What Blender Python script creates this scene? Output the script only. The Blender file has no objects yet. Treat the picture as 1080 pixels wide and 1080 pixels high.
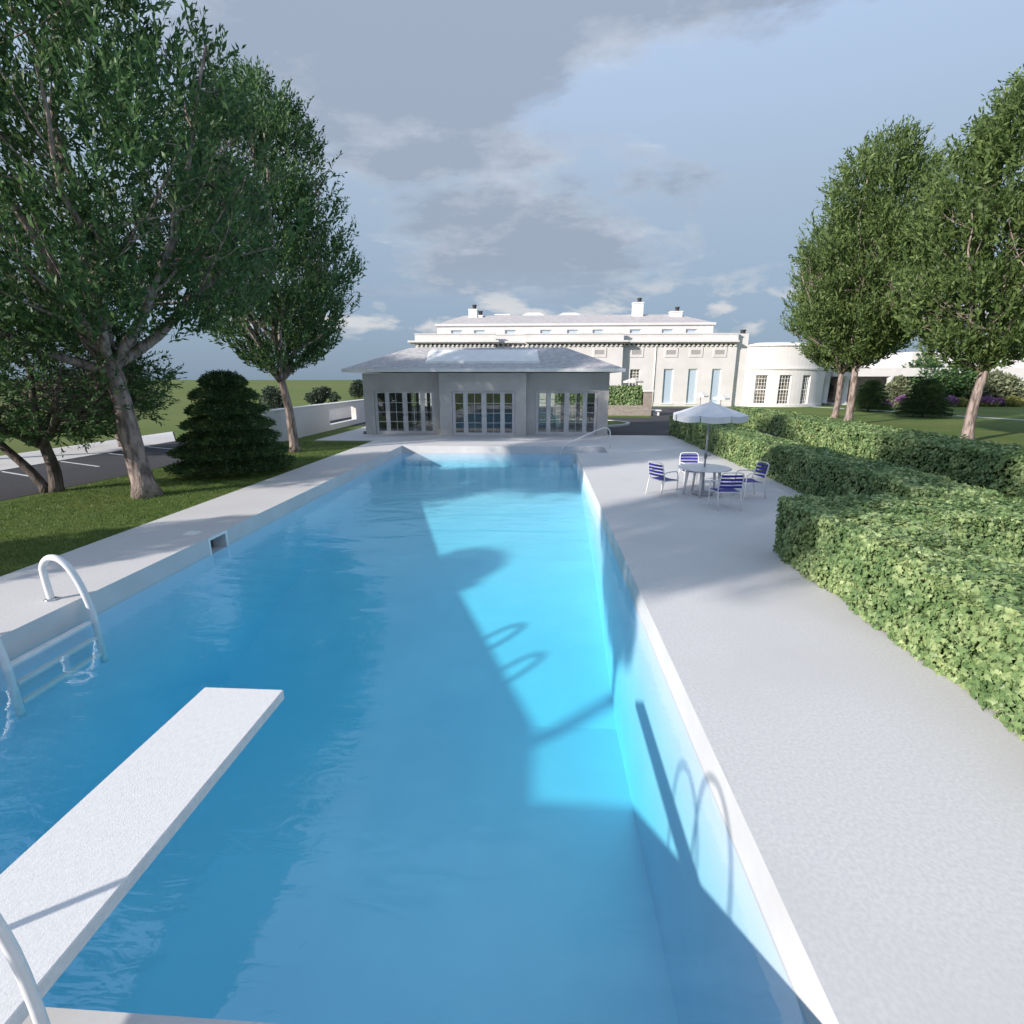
import bpy, math, random
import numpy as np
from mathutils import Vector, Matrix, noise
rng = np.random.default_rng(7)
random.seed(7)
col = bpy.context.scene.collection
R = math.radians

# ------------------------------------------------------------------ camera numbers
CAM_H = 3.0
PITCH = math.atan(140 / 540)
YAW = R(3.25)

def at(x, y, Y):
    """point of the world at depth Y seen at photo pixel x, y (1080 grid): used to read off building sizes"""
    cp, sp, c, s = math.cos(PITCH), math.sin(PITCH), math.cos(YAW), math.sin(YAW)
    du, dv = x - 540, y - 540
    a, b, z = du, -dv * sp + 540 * cp, -dv * cp - 540 * sp
    a, b = a * c - b * s, a * s + b * c
    t = Y / b
    return a * t, CAM_H + z * t

# ------------------------------------------------------------------ materials
def newmat(name):
    m = bpy.data.materials.new(name)
    m.use_nodes = True
    nt = m.node_tree
    return m, nt, nt.nodes['Principled BSDF'], nt.nodes['Material Output']

def L(nt, a, b): nt.links.new(a, b)

def noise_mat(name, c1, c2, scale=5, rough=.7, bump=.0, bscale=None, detail=6, spec=.3, c3=None, scale2=None, dist=.02,
              lo=.35, hi=.65, metallic=0, stretch=None, sheen=None):
    m, nt, p, out = newmat(name)
    tc = nt.nodes.new('ShaderNodeTexCoord')
    vec = tc.outputs['Object']
    if stretch:
        mp = nt.nodes.new('ShaderNodeMapping'); mp.inputs['Scale'].default_value = stretch
        L(nt, vec, mp.inputs[0]); vec = mp.outputs[0]
    n = nt.nodes.new('ShaderNodeTexNoise'); n.inputs['Scale'].default_value = scale; n.inputs['Detail'].default_value = detail
    L(nt, vec, n.inputs['Vector'])
    r = nt.nodes.new('ShaderNodeValToRGB')
    r.color_ramp.elements[0].position = lo; r.color_ramp.elements[1].position = hi
    r.color_ramp.elements[0].color = (*c1, 1); r.color_ramp.elements[1].color = (*c2, 1)
    L(nt, n.outputs['Fac'], r.inputs[0])
    cout = r.outputs[0]
    if c3:
        n2 = nt.nodes.new('ShaderNodeTexNoise'); n2.inputs['Scale'].default_value = scale2; n2.inputs['Detail'].default_value = 4
        L(nt, vec, n2.inputs['Vector'])
        r2 = nt.nodes.new('ShaderNodeValToRGB'); r2.color_ramp.elements[0].position = .45; r2.color_ramp.elements[1].position = .68
        L(nt, n2.outputs['Fac'], r2.inputs[0])
        mx = nt.nodes.new('ShaderNodeMix'); mx.data_type = 'RGBA'
        L(nt, r2.outputs[0], mx.inputs[0]); L(nt, cout, mx.inputs[6]); mx.inputs[7].default_value = (*c3, 1)
        cout = mx.outputs[2]
    L(nt, cout, p.inputs['Base Color'])
    p.inputs['Roughness'].default_value = rough
    p.inputs['Specular IOR Level'].default_value = spec
    p.inputs['Metallic'].default_value = metallic
    if bump:
        nb = nt.nodes.new('ShaderNodeTexNoise'); nb.inputs['Scale'].default_value = bscale or scale * 6; nb.inputs['Detail'].default_value = 5
        L(nt, vec, nb.inputs['Vector'])
        b = nt.nodes.new('ShaderNodeBump'); b.inputs['Strength'].default_value = bump; b.inputs['Distance'].default_value = dist
        L(nt, nb.outputs['Fac'], b.inputs['Height']); L(nt, b.outputs[0], p.inputs['Normal'])
    return m

def leaf_mat(name, dark, mid, light, trans=.35, rough=.5, spec=.35):
    """each leaf (mesh island) gets its own tint; part of the light passes through the blade"""
    m, nt, p, out = newmat(name)
    g = nt.nodes.new('ShaderNodeNewGeometry')
    tc = nt.nodes.new('ShaderNodeTexCoord')
    n = nt.nodes.new('ShaderNodeTexNoise'); n.inputs['Scale'].default_value = 2.3; n.inputs['Detail'].default_value = 3
    L(nt, tc.outputs['Object'], n.inputs['Vector'])
    ad = nt.nodes.new('ShaderNodeMath'); ad.operation = 'MULTIPLY_ADD'; ad.inputs[1].default_value = .45; 
    L(nt, g.outputs['Random Per Island'], ad.inputs[0])
    sc = nt.nodes.new('ShaderNodeMath'); sc.operation = 'MULTIPLY'; sc.inputs[1].default_value = 1.15
    L(nt, n.outputs['Fac'], sc.inputs[0]); sb = nt.nodes.new('ShaderNodeMath'); sb.operation = 'SUBTRACT'; L(nt, sc.outputs[0], sb.inputs[0]); sb.inputs[1].default_value = .3; L(nt, sb.outputs[0], ad.inputs[2])
    r = nt.nodes.new('ShaderNodeValToRGB')
    e = r.color_ramp.elements
    e[0].position = .15; e[0].color = (*dark, 1); e[1].position = .85; e[1].color = (*light, 1)
    k = e.new(.5); k.color = (*mid, 1)
    L(nt, ad.outputs[0], r.inputs[0])
    L(nt, r.outputs[0], p.inputs['Base Color'])
    p.inputs['Roughness'].default_value = rough; p.inputs['Specular IOR Level'].default_value = spec
    t = nt.nodes.new('ShaderNodeBsdfTranslucent'); L(nt, r.outputs[0], t.inputs['Color'])
    mx = nt.nodes.new('ShaderNodeMixShader'); mx.inputs[0].default_value = trans
    L(nt, p.outputs[0], mx.inputs[1]); L(nt, t.outputs[0], mx.inputs[2]); L(nt, mx.outputs[0], out.inputs['Surface'])
    return m

M = {}
M['stucco'] = noise_mat('white_stucco', (.67, .655, .65), (.72, .705, .70), 1.1, .75, .12, 60, c3=(.64, .63, .625), scale2=.35)
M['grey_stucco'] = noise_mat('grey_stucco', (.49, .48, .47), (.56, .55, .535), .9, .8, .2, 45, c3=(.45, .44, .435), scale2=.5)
M['white_paint'] = noise_mat('white_paint', (.76, .76, .75), (.82, .82, .81), 3, .45, .03, 30)
M['wall_inside'] = noise_mat('interior_plaster', (.76, .71, .64), (.8, .76, .7), 1, .8)
M['floor_inside'] = noise_mat('interior_floor', (.56, .5, .44), (.62, .56, .5), 1.5, .35)
M['deck'] = noise_mat('deck_concrete', (.545, .54, .54), (.63, .625, .62), 34, .85, .10, 170, c3=(.545, .535, .53), scale2=.45, dist=.006, detail=9)
M['coping'] = noise_mat('pool_plaster', (.58, .575, .58), (.64, .635, .64), 2.2, .6, .08, 40, c3=(.56, .56, .565), scale2=.8)
M['basin'] = noise_mat('pool_basin_plaster', (.60, .70, .83), (.65, .74, .86), 1.2, .6, .05, 20, c3=(.58, .68, .81), scale2=.5)
M['asphalt'] = noise_mat('asphalt', (.045, .046, .052), (.075, .076, .084), 30, .9, .5, 90, c3=(.05, .05, .057), scale2=.3, dist=.01)
M['paving'] = noise_mat('pale_paving', (.55, .54, .53), (.63, .62, .61), 12, .85, .2, 50, c3=(.5, .49, .49), scale2=.4)
M['line'] = noise_mat('road_paint', (.62, .62, .62), (.74, .74, .74), 14, .7)
M['bark'] = noise_mat('bark', (.13, .1, .09), (.36, .29, .265), 9, .9, .9, 14, stretch=(1, 1, .25), dist=.05, lo=.38, hi=.6)
M['bark_dark'] = noise_mat('dark_bark', (.07, .055, .05), (.17, .14, .125), 9, .9, .9, 14, stretch=(1, 1, .25), dist=.05)
M['stone'] = None
M['slate_light'] = noise_mat('far_roofing', (.40, .385, .39), (.47, .45, .455), 2, .85, .1, 20)
M['metal_white'] = noise_mat('white_tube', (.72, .72, .72), (.78, .78, .78), 8, .3, spec=.5)
M['plastic_white'] = noise_mat('white_table_top', (.62, .63, .64), (.70, .71, .72), 4, .35, spec=.5)
M['pole_grey'] = noise_mat('parasol_pole', (.34, .35, .37), (.42, .43, .45), 8, .45)
M['grey_metal'] = noise_mat('grey_metal', (.16, .165, .18), (.24, .245, .26), 8, .45, metallic=.6)
M['steel'] = noise_mat('steel_tube', (.55, .55, .56), (.62, .62, .63), 8, .2, metallic=.9)
M['frame_grey'] = noise_mat('door_paint', (.56, .56, .57), (.62, .62, .63), 3, .5)
M['dark'] = noise_mat('dark_metal', (.03, .03, .035), (.06, .06, .065), 8, .6)
M['strap'] = noise_mat('blue_strap', (.035, .028, .26), (.05, .04, .34), 20, .5)
M['canvas'] = noise_mat('white_canvas', (.66, .67, .70), (.73, .74, .77), 6, .8, .2, 120)
M['canvas_beige'] = noise_mat('beige_canvas', (.62, .56, .52), (.68, .62, .58), 6, .8)
M['board_top'] = noise_mat('board_grit', (.66, .66, .66), (.74, .74, .74), 22, .8, .4, 80, dist=.006, stretch=(3, 1, 1))
M['shutter'] = noise_mat('pale_blue_panel', (.42, .52, .62), (.48, .58, .68), .6, .5, stretch=(1, 1, .2))
M['grille'] = noise_mat('grey_grille', (.42, .41, .41), (.50, .49, .49), 20, .8)
M['canvas_trim'] = noise_mat('grey_green_canvas', (.2, .25, .24), (.26, .3, .29), 8, .8)

def grass_mat(name, a, b, c, far=None, mow=False):
    m = noise_mat(name, a, b, 7, .9, .6, 120, c3=c, scale2=.25, dist=.03, spec=.15, detail=10)
    return m
M['grass'] = grass_mat('lawn', (.075, .125, .028), (.125, .185, .05), (.15, .175, .055))
M['field'] = noise_mat('far_field', (.115, .15, .045), (.14, .175, .055), .05, .95, .3, 8, c3=(.15, .17, .065), scale2=.012, spec=.1)
M['blade'] = leaf_mat('grass_blades', (.06, .11, .022), (.11, .18, .04), (.19, .26, .07), .35)
M['leaf'] = leaf_mat('tree_leaves', (.06, .105, .035), (.12, .19, .06), (.24, .32, .11), .4)
M['leaf_cool'] = leaf_mat('shade_tree_leaves', (.035, .075, .032), (.07, .15, .055), (.17, .27, .10), .4)
M['ivy'] = leaf_mat('hedge_leaves', (.10, .185, .07), (.22, .325, .13), (.46, .55, .26), .25, .45, .4)
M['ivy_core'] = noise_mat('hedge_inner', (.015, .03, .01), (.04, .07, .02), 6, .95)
M['needle'] = leaf_mat('conifer_needles', (.022, .056, .022), (.06, .12, .04), (.15, .22, .07), .15, .6)
M['shrub'] = leaf_mat('shrub_leaves', (.03, .05, .04), (.05, .08, .055), (.08, .11, .075), .2)
M['shrub_pale'] = leaf_mat('pale_shrub_leaves', (.12, .15, .08), (.2, .23, .13), (.33, .35, .22), .3)
M['flower_purple'] = leaf_mat('purple_blossom', (.22, .11, .24), (.36, .18, .38), (.5, .32, .48), .3)
M['flower_mix'] = leaf_mat('yellow_green_foliage', (.16, .2, .05), (.3, .32, .09), (.48, .40, .16), .3)

def make_stone():
    m, nt, p, out = newmat('rubble_stone')
    tc = nt.nodes.new('ShaderNodeTexCoord'); mp = nt.nodes.new('ShaderNodeMapping'); mp.inputs['Rotation'].default_value = (R(90), 0, 0)
    L(nt, tc.outputs['Object'], mp.inputs[0])
    b = nt.nodes.new('ShaderNodeTexBrick'); b.inputs['Scale'].default_value = 2.2
    b.inputs['Color1'].default_value = (.30, .25, .215, 1); b.inputs['Color2'].default_value = (.40, .36, .33, 1)
    b.inputs['Mortar'].default_value = (.22, .2, .18, 1); b.inputs['Mortar Size'].default_value = .03
    L(nt, mp.outputs[0], b.inputs['Vector']); L(nt, b.outputs[0], p.inputs['Base Color']); p.inputs['Roughness'].default_value = .9
    return m
M['stone'] = make_stone()

def make_shingle():
    m, nt, p, out = newmat('roof_shingles')
    tc = nt.nodes.new('ShaderNodeTexCoord'); mp = nt.nodes.new('ShaderNodeMapping')
    mp.inputs['Scale'].default_value = (1, 1.15, 1)
    L(nt, tc.outputs['Object'], mp.inputs[0])
    b = nt.nodes.new('ShaderNodeTexBrick'); b.inputs['Scale'].default_value = 5.5
    b.inputs['Color1'].default_value = (.40, .395, .41, 1); b.inputs['Color2'].default_value = (.58, .56, .56, 1)
    b.inputs['Mortar'].default_value = (.2, .2, .215, 1); b.inputs['Mortar Size'].default_value = .015
    b.inputs['Brick Width'].default_value = .9; b.inputs['Row Height'].default_value = .45
    L(nt, mp.outputs[0], b.inputs['Vector'])
    n = nt.nodes.new('ShaderNodeTexNoise'); n.inputs['Scale'].default_value = 3; n.inputs['Detail'].default_value = 8
    L(nt, tc.outputs['Object'], n.inputs['Vector'])
    r = nt.nodes.new('ShaderNodeValToRGB'); r.color_ramp.elements[0].color = (.88, .88, .88, 1); r.color_ramp.elements[1].color = (1.1, 1.1, 1.1, 1)
    r.color_ramp.elements[0].position = .3; r.color_ramp.elements[1].position = .7
    L(nt, n.outputs[0], r.inputs[0])
    mx = nt.nodes.new('ShaderNodeMix'); mx.data_type = 'RGBA'; mx.blend_type = 'MULTIPLY'; mx.inputs[0].default_value = 1
    L(nt, b.outputs[0], mx.inputs[6]); L(nt, r.outputs[0], mx.inputs[7]); L(nt, mx.outputs[2], p.inputs['Base Color'])
    bp = nt.nodes.new('ShaderNodeBump'); bp.inputs['Strength'].default_value = .5; bp.inputs['Distance'].default_value = .02
    L(nt, b.outputs['Fac'], bp.inputs['Height']); bp.invert = True; L(nt, bp.outputs[0], p.inputs['Normal'])
    p.inputs['Roughness'].default_value = .9
    return m
M['shingle'] = make_shingle()

def schlick(nt, f0, normal=None, gain=1.0):
    lw = nt.nodes.new('ShaderNodeLayerWeight'); lw.inputs[0].default_value = .5
    if normal is not None: L(nt, normal, lw.inputs['Normal'])
    p = nt.nodes.new('ShaderNodeMath'); p.operation = 'POWER'; L(nt, lw.outputs['Facing'], p.inputs[0]); p.inputs[1].default_value = 5
    q = nt.nodes.new('ShaderNodeMath'); q.operation = 'MULTIPLY_ADD'; q.use_clamp = True
    L(nt, p.outputs[0], q.inputs[0]); q.inputs[1].default_value = (1 - f0) * gain; q.inputs[2].default_value = f0
    return q.outputs[0]

def make_glass(name, tint=(.85, .88, .88), refl=.06):
    m, nt, p, out = newmat(name); nt.nodes.remove(p)
    t = nt.nodes.new('ShaderNodeBsdfTransparent'); t.inputs[0].default_value = (*tint, 1)
    g = nt.nodes.new('ShaderNodeBsdfGlossy'); g.inputs['Roughness'].default_value = .01
    f = schlick(nt, refl)
    mx = nt.nodes.new('ShaderNodeMixShader'); L(nt, f, mx.inputs[0]); L(nt, t.outputs[0], mx.inputs[1]); L(nt, g.outputs[0], mx.inputs[2])
    L(nt, mx.outputs[0], out.inputs['Surface'])
    return m
M['glass'] = make_glass('window_glass', refl=.10)
def dark_glass():
    m, nt, p, out = newmat('dark_window_glass')
    p.inputs['Base Color'].default_value = (.10, .09, .08, 1); p.inputs['Roughness'].default_value = .08; p.inputs['Specular IOR Level'].default_value = .6
    n = nt.nodes.new('ShaderNodeTexNoise'); n.inputs['Scale'].default_value = .9; tc = nt.nodes.new('ShaderNodeTexCoord'); L(nt, tc.outputs['Object'], n.inputs['Vector'])
    r = nt.nodes.new('ShaderNodeValToRGB'); r.color_ramp.elements[0].position = .4; r.color_ramp.elements[1].position = .62
    r.color_ramp.elements[0].color = (.05, .05, .05, 1); r.color_ramp.elements[1].color = (.22, .18, .14, 1)
    L(nt, n.outputs[0], r.inputs[0]); L(nt, r.outputs[0], p.inputs['Base Color'])
    return m
M['dark_glass'] = dark_glass()

def make_water():
    m, nt, p, out = newmat('pool_water'); nt.nodes.remove(p)
    tc = nt.nodes.new('ShaderNodeTexCoord')
    def nz(sc, det, stretch, dist=0):
        mp = nt.nodes.new('ShaderNodeMapping'); mp.inputs['Scale'].default_value = stretch; mp.inputs['Rotation'].default_value = (0, 0, R(18))
        L(nt, tc.outputs['Object'], mp.inputs[0])
        n = nt.nodes.new('ShaderNodeTexNoise'); n.inputs['Scale'].default_value = sc; n.inputs['Detail'].default_value = det
        n.inputs['Distortion'].default_value = dist
        L(nt, mp.outputs[0], n.inputs['Vector']); return n.outputs['Fac']
    a = nz(.9, 2, (.6, 1.3, 1), .6); b = nz(4.5, 3, (.6, 1.5, 1), .8)
    amp = nz(.28, 1, (1, 1, 1))
    ar = nt.nodes.new('ShaderNodeMapRange'); ar.inputs[1].default_value = .35; ar.inputs[2].default_value = .65; ar.inputs[3].default_value = .15; ar.inputs[4].default_value = 1
    L(nt, amp, ar.inputs[0])
    mb = nt.nodes.new('ShaderNodeMath'); mb.operation = 'MULTIPLY'; L(nt, b, mb.inputs[0]); L(nt, ar.outputs[0], mb.inputs[1])
    m2 = nt.nodes.new('ShaderNodeMath'); m2.operation = 'MULTIPLY'; m2.inputs[1].default_value = .36; L(nt, mb.outputs[0], m2.inputs[0])
    ad = nt.nodes.new('ShaderNodeMath'); ad.operation = 'ADD'; L(nt, a, ad.inputs[0]); L(nt, m2.outputs[0], ad.inputs[1])
    bp = nt.nodes.new('ShaderNodeBump'); bp.inputs['Strength'].default_value = 1; bp.inputs['Distance'].default_value = .032
    L(nt, ad.outputs[0], bp.inputs['Height'])
    t = nt.nodes.new('ShaderNodeBsdfTransparent'); t.inputs[0].default_value = (1, 1, 1, 1)
    g = nt.nodes.new('ShaderNodeBsdfGlossy'); g.inputs['Roughness'].default_value = .03; L(nt, bp.outputs[0], g.inputs['Normal'])
    f = schlick(nt, .11, bp.outputs[0], .5)
    mx = nt.nodes.new('ShaderNodeMixShader'); d = nt.nodes.new('ShaderNodeBsdfDiffuse'); d.inputs[0].default_value = (.20, .56, .78, 1)      # fine suspended milkiness of treated water
    md = nt.nodes.new('ShaderNodeMixShader'); md.inputs[0].default_value = .02; L(nt, t.outputs[0], md.inputs[1]); L(nt, d.outputs[0], md.inputs[2])
    L(nt, f, mx.inputs[0]); L(nt, md.outputs[0], mx.inputs[1]); L(nt, g.outputs[0], mx.inputs[2])
    L(nt, mx.outputs[0], out.inputs['Surface'])
    v = nt.nodes.new('ShaderNodeVolumeAbsorption'); v.inputs['Color'].default_value = (0.52, .955, .990, 1); v.inputs['Density'].default_value = .38
    L(nt, v.outputs[0], out.inputs['Volume'])
    return m
M['water'] = make_water()

# ------------------------------------------------------------------ mesh helpers
class MB:
    def __init__(s): s.v = []; s.f = []; s.mi = []; s.sm = []
    def add(s, vs, fs, mi=0, smooth=False):
        o = len(s.v); s.v += [tuple(v) for v in vs]
        s.f += [tuple(i + o for i in f) for f in fs]; s.mi += [mi] * len(fs); s.sm += [smooth] * len(fs); return s
    def box(s, x0, x1, y0, y1, z0, z1, mi=0):
        vs = [(x, y, z) for z in (z0, z1) for y in (y0, y1) for x in (x0, x1)]
        return s.add(vs, [(0, 2, 3, 1), (4, 5, 7, 6), (0, 1, 5, 4), (2, 6, 7, 3), (0, 4, 6, 2), (1, 3, 7, 5)], mi)
    def cbox(s, x0, x1, y0, y1, z0, z1, c=.02, mi=0):
        """box with its vertical and top edges chamfered"""
        def ring(i, z): return [(x0 + i + c, y0 + i, z), (x1 - i - c, y0 + i, z), (x1 - i, y0 + i + c, z), (x1 - i, y1 - i - c, z),
                                (x1 - i - c, y1 - i, z), (x0 + i + c, y1 - i, z), (x0 + i, y1 - i - c, z), (x0 + i, y0 + i + c, z)]
        vs = ring(0, z0) + ring(0, z1 - c) + ring(c, z1)
        fs = [tuple(reversed(range(8))), tuple(range(16, 24))]
        for r in (0, 8):
            for i in range(8): j = (i + 1) % 8; fs.append((r + i, r + j, r + 8 + j, r + 8 + i))
        return s.add(vs, fs, mi)
    def tube(s, pts, rad, n=8, mi=0, cap=True, smooth=True, flat=1.0):
        pts = [Vector(p) for p in pts]
        if not hasattr(rad, '__len__'): rad = [rad] * len(pts)
        vs = []; up = Vector((0, 0, 1)); prev = None
        for i, p in enumerate(pts):
            d = (pts[min(i + 1, len(pts) - 1)] - pts[max(i - 1, 0)]).normalized()
            if prev is None: a = d.cross(up if abs(d.z) < .95 else Vector((1, 0, 0))).normalized()
            else: a = (prev - d * prev.dot(d)).normalized()
            prev = a; b = d.cross(a)
            for k in range(n):
                t = 2 * math.pi * k / n; vs.append(p + (a * math.cos(t) + b * math.sin(t) * flat) * rad[i])
        fs = []
        for i in range(len(pts) - 1):
            for k in range(n): j = (k + 1) % n; fs.append((i * n + k, i * n + j, (i + 1) * n + j, (i + 1) * n + k))
        s.add(vs, fs, mi, smooth)
        if cap:
            o = len(s.v) - len(vs); s.f.append(tuple(o + k for k in reversed(range(n)))); s.mi.append(mi); s.sm.append(False)
            q = o + (len(pts) - 1) * n; s.f.append(tuple(q + k for k in range(n))); s.mi.append(mi); s.sm.append(False)
        return s
    def lathe(s, prof, c=(0, 0), n=24, mi=0, smooth=True, a0=0, a1=2 * math.pi):
        full = abs(a1 - a0 - 2 * math.pi) < 1e-6; m = n if full else n + 1
        vs = [(c[0] + r * math.cos(a0 + (a1 - a0) * k / n), c[1] + r * math.sin(a0 + (a1 - a0) * k / n), z) for r, z in prof for k in range(m)]
        fs = []
        for i in range(len(prof) - 1):
            for k in range(n):
                j = (k + 1) % m; fs.append((i * m + k, i * m + j, (i + 1) * m + j, (i + 1) * m + k))
        return s.add(vs, fs, mi, smooth)
    def build(s, name, mats, parent=None, world=True):
        if not isinstance(mats, (list, tuple)): mats = [mats]
        me = bpy.data.meshes.new(name)
        off = Vector((0, 0, 0))
        if parent is not None and world:
            q = parent
            while q is not None: off += q.location; q = q.parent
        me.from_pydata([(v[0] - off.x, v[1] - off.y, v[2] - off.z) for v in s.v], [], s.f)
        for m in mats: me.materials.append(m)
        me.polygons.foreach_set('material_index', s.mi); me.polygons.foreach_set('use_smooth', s.sm); me.update()
        o = bpy.data.objects.new(name, me); col.objects.link(o); o.parent = parent
        return o

def tag(o, label=None, cat=None, group=None, kind=None):
    if label: o['label'] = label
    if cat: o['category'] = cat
    if group: o['group'] = group
    if kind: o['kind'] = kind
    return o

def thing(name, label, cat, loc=(0, 0, 0), group=None, rz=0):
    o = bpy.data.objects.new(name, None); col.objects.link(o); o.location = loc; o.rotation_euler = (0, 0, rz)
    o.empty_display_size = .3
    return tag(o, label, cat, group)

def copy_tree(o, parent=None):
    c = o.copy(); col.objects.link(c); c.parent = parent
    for ch in [q for q in bpy.data.objects if q.parent == o]: copy_tree(ch, c)
    return c

def np_mesh(name, verts, faces, mats, parent=None, mi=None, loc=None):
    """verts (N,3), faces list of (K, n) arrays"""
    me = bpy.data.meshes.new(name)
    verts = np.asarray(verts, dtype=np.float32)
    if loc is not None: verts = verts - np.array(loc, dtype=np.float32)
    me.vertices.add(len(verts)); me.vertices.foreach_set('co', verts.ravel())
    idx = np.concatenate([f.ravel() for f in faces]).astype(np.int32)
    tot = np.concatenate([np.full(len(f), f.shape[1]) for f in faces]).astype(np.int32)
    st = np.concatenate([[0], np.cumsum(tot)[:-1]]).astype(np.int32)
    me.loops.add(len(idx)); me.loops.foreach_set('vertex_index', idx)
    me.polygons.add(len(tot)); me.polygons.foreach_set('loop_start', st); me.polygons.foreach_set('loop_total', tot)
    for m in (mats if isinstance(mats, (list, tuple)) else [mats]): me.materials.append(m)
    if mi is not None: me.polygons.foreach_set('material_index', np.asarray(mi, dtype=np.int32))
    me.update(calc_edges=True)
    o = bpy.data.objects.new(name, me); col.objects.link(o); o.parent = parent
    return o

def unit(a): return a / np.maximum(np.linalg.norm(a, axis=-1, keepdims=True), 1e-9)

def blades(P, D, S, width, N=None, fold=.25):
    """kite-shaped leaves: base P, direction D, length S; returns verts and quads"""
    n = len(P); D = unit(D)
    if N is None: N = unit(rng.normal(size=(n, 3)))
    side = unit(np.cross(D, N)); nn = np.cross(side, D)
    S = np.asarray(S).reshape(-1, 1); W = S * width
    a = P; b = P + D * S * .45 + side * W - nn * W * fold; c = P + D * S; d = P + D * S * .45 - side * W - nn * W * fold
    V = np.stack([a, b, c, d], 1).reshape(-1, 3)
    i = np.arange(n)[:, None] * 4
    F = np.concatenate([np.concatenate([i, i + 1, i + 2], 1), np.concatenate([i, i + 2, i + 3], 1)])
    return V, F

def lobed(P, N, T, S):
    """five-lobed ivy-like leaves lying across normal N, tip towards T"""
    n = len(P); N = unit(N); T = unit(T - N * (T * N).sum(1, keepdims=True)); B = np.cross(N, T)
    out = [(-.10, 0, .05), (-.05, .42, -.10), (.22, .30, .0), (.42, .52, -.13), (.50, .22, -.01), (1.0, 0, -.16),
           (.50, -.22, -.01), (.42, -.52, -.13), (.22, -.30, .0), (-.05, -.42, -.10)]
    cen = (.3, 0, .07)
    pts = [cen] + out; S = S.reshape(-1, 1)
    V = np.stack([P + (T * x + B * y + N * z) * S for x, y, z in pts], 1).reshape(-1, 3)
    m = len(pts); i = np.arange(n)[:, None] * m; F = []
    for k in range(1, m):
        j = k + 1 if k + 1 < m else 1
        F.append(np.concatenate([i, i + k, i + j], 1))
    return V, np.concatenate(F)

def join(parts):
    V = []; F = []; o = 0
    for v, f in parts: V.append(v); F.append(f + o); o += len(v)
    return np.concatenate(V), np.concatenate(F)

# ------------------------------------------------------------------ sheets with holes
def sheet(name, mat, xs, ys, z, inside, skirt=0, noskirt=None):
    b = MB()
    for i in range(len(xs) - 1):
        for j in range(len(ys) - 1):
            cx, cy = (xs[i] + xs[i + 1]) / 2, (ys[j] + ys[j + 1]) / 2
            if not inside(cx, cy): continue
            x0, x1, y0, y1 = xs[i], xs[i + 1], ys[j], ys[j + 1]
            b.add([(x0, y0, z), (x1, y0, z), (x1, y1, z), (x0, y1, z)], [(0, 1, 2, 3)])
            if skirt:
                for (ax, ay), (bx, by), (qx, qy) in (((x0, y0), (x1, y0), (cx, y0 - .01)), ((x1, y0), (x1, y1), (x1 + .01, cy)),
                                                     ((x1, y1), (x0, y1), (cx, y1 + .01)), ((x0, y1), (x0, y0), (x0 - .01, cy))):
                    if not inside(qx, qy) and not (noskirt and noskirt(qx, qy)):
                        b.add([(ax, ay, z), (bx, by, z), (bx, by, z - skirt), (ax, ay, z - skirt)], [(0, 3, 2, 1)])
    o = b.build(name, mat)
    return o

PX0, PX1, PY0, PY1 = -6.48, 1.47, 1.7, 23.62          # the pool
SX1, SY0 = 2.85, 21.6                                    # the step recess
def in_pool(x, y): return (PX0 < x < PX1 and PY0 < y < PY1) or (PX1 <= x < SX1 and SY0 < y < PY1)
BIG = 2500
gx = [-BIG, -60, -23, PX0 - .3, PX1 + .3, SX1 + .3, 60, BIG]
gx = [-BIG, -300, -60, PX0, PX1, SX1, 60, 300, BIG]; gy = [-BIG, -300, -60, PY0, SY0, PY1, 60, 300, BIG]
def near(x, y): return -60 < x < 60 and -60 < y < 60
tag(sheet('lawn', M['grass'], [-22, PX0, PX1, SX1, 90], [-60, PY0, SY0, PY1, 70], -.03, lambda x, y: not in_pool(x, y)), kind='structure')
tag(sheet('field', M['field'], [-BIG, -400, -22, 90, 400, BIG], [-BIG, -400, -60, 70, 400, BIG], -.03, lambda x, y: not (-22 < x < 90 and -60 < y < 70)), kind='structure')

def on_deck(x, y):
    if in_pool(x, y): return False
    return (-8.45 < x < 7.6 and -6 < y < 25.5) or (-11.5 < x < 7.6 and 25.5 < y < 28.75) or (-11.5 < x < 3.75 and 28.75 < y < 34.2)
tag(sheet('pool_deck', M['deck'], [-11.5, -8.45, PX0, PX1, SX1, 3.75, 7.6], [-6, PY0, SY0, PY1, 25.5, 28.75, 34.2], 0, on_deck, .03, in_pool), kind='structure')

# pool basin: walls above and below the water line, sloping floor, skimmer hole, recess with steps
bs = MB()
fl = [(PY0, -3.3), (8.3, -3.3), (13.5, -1.9), (18.2, -1.0), (PY1, -.95)]
def wallX(X, flip):
    ys = sorted({PY0, 8.3, 9.25, 9.75, 13.5, 18.2, SY0, PY1})
    for a, b in zip(ys[:-1], ys[1:]):
        za = np.interp(a, *zip(*fl)); zb = np.interp(b, *zip(*fl))
        if X == PX1 and a >= SY0:
            bs.add([(X, a, -.75), (X, b, -.75), (X, b, zb), (X, a, za)], [(0, 1, 2, 3)], 1); continue
        if X == PX0 and abs(a - 9.25) < 1e-6:
            bs.add([(X, a, 0), (X, b, 0), (X, b, -.07), (X, a, -.07)], [(0, 1, 2, 3)], 0)
            bs.add([(X, a, -.36), (X, b, -.36), (X, b, zb), (X, a, za)], [(0, 1, 2, 3)], 1); continue
        bs.add([(X, a, 0), (X, b, 0), (X, b, -.36), (X, a, -.36)], [(0, 1, 2, 3)], 0)
        bs.add([(X, a, -.36), (X, b, -.36), (X, b, zb), (X, a, za)], [(0, 1, 2, 3)], 1)
wallX(PX0, 0); wallX(PX1, 1)
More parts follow.
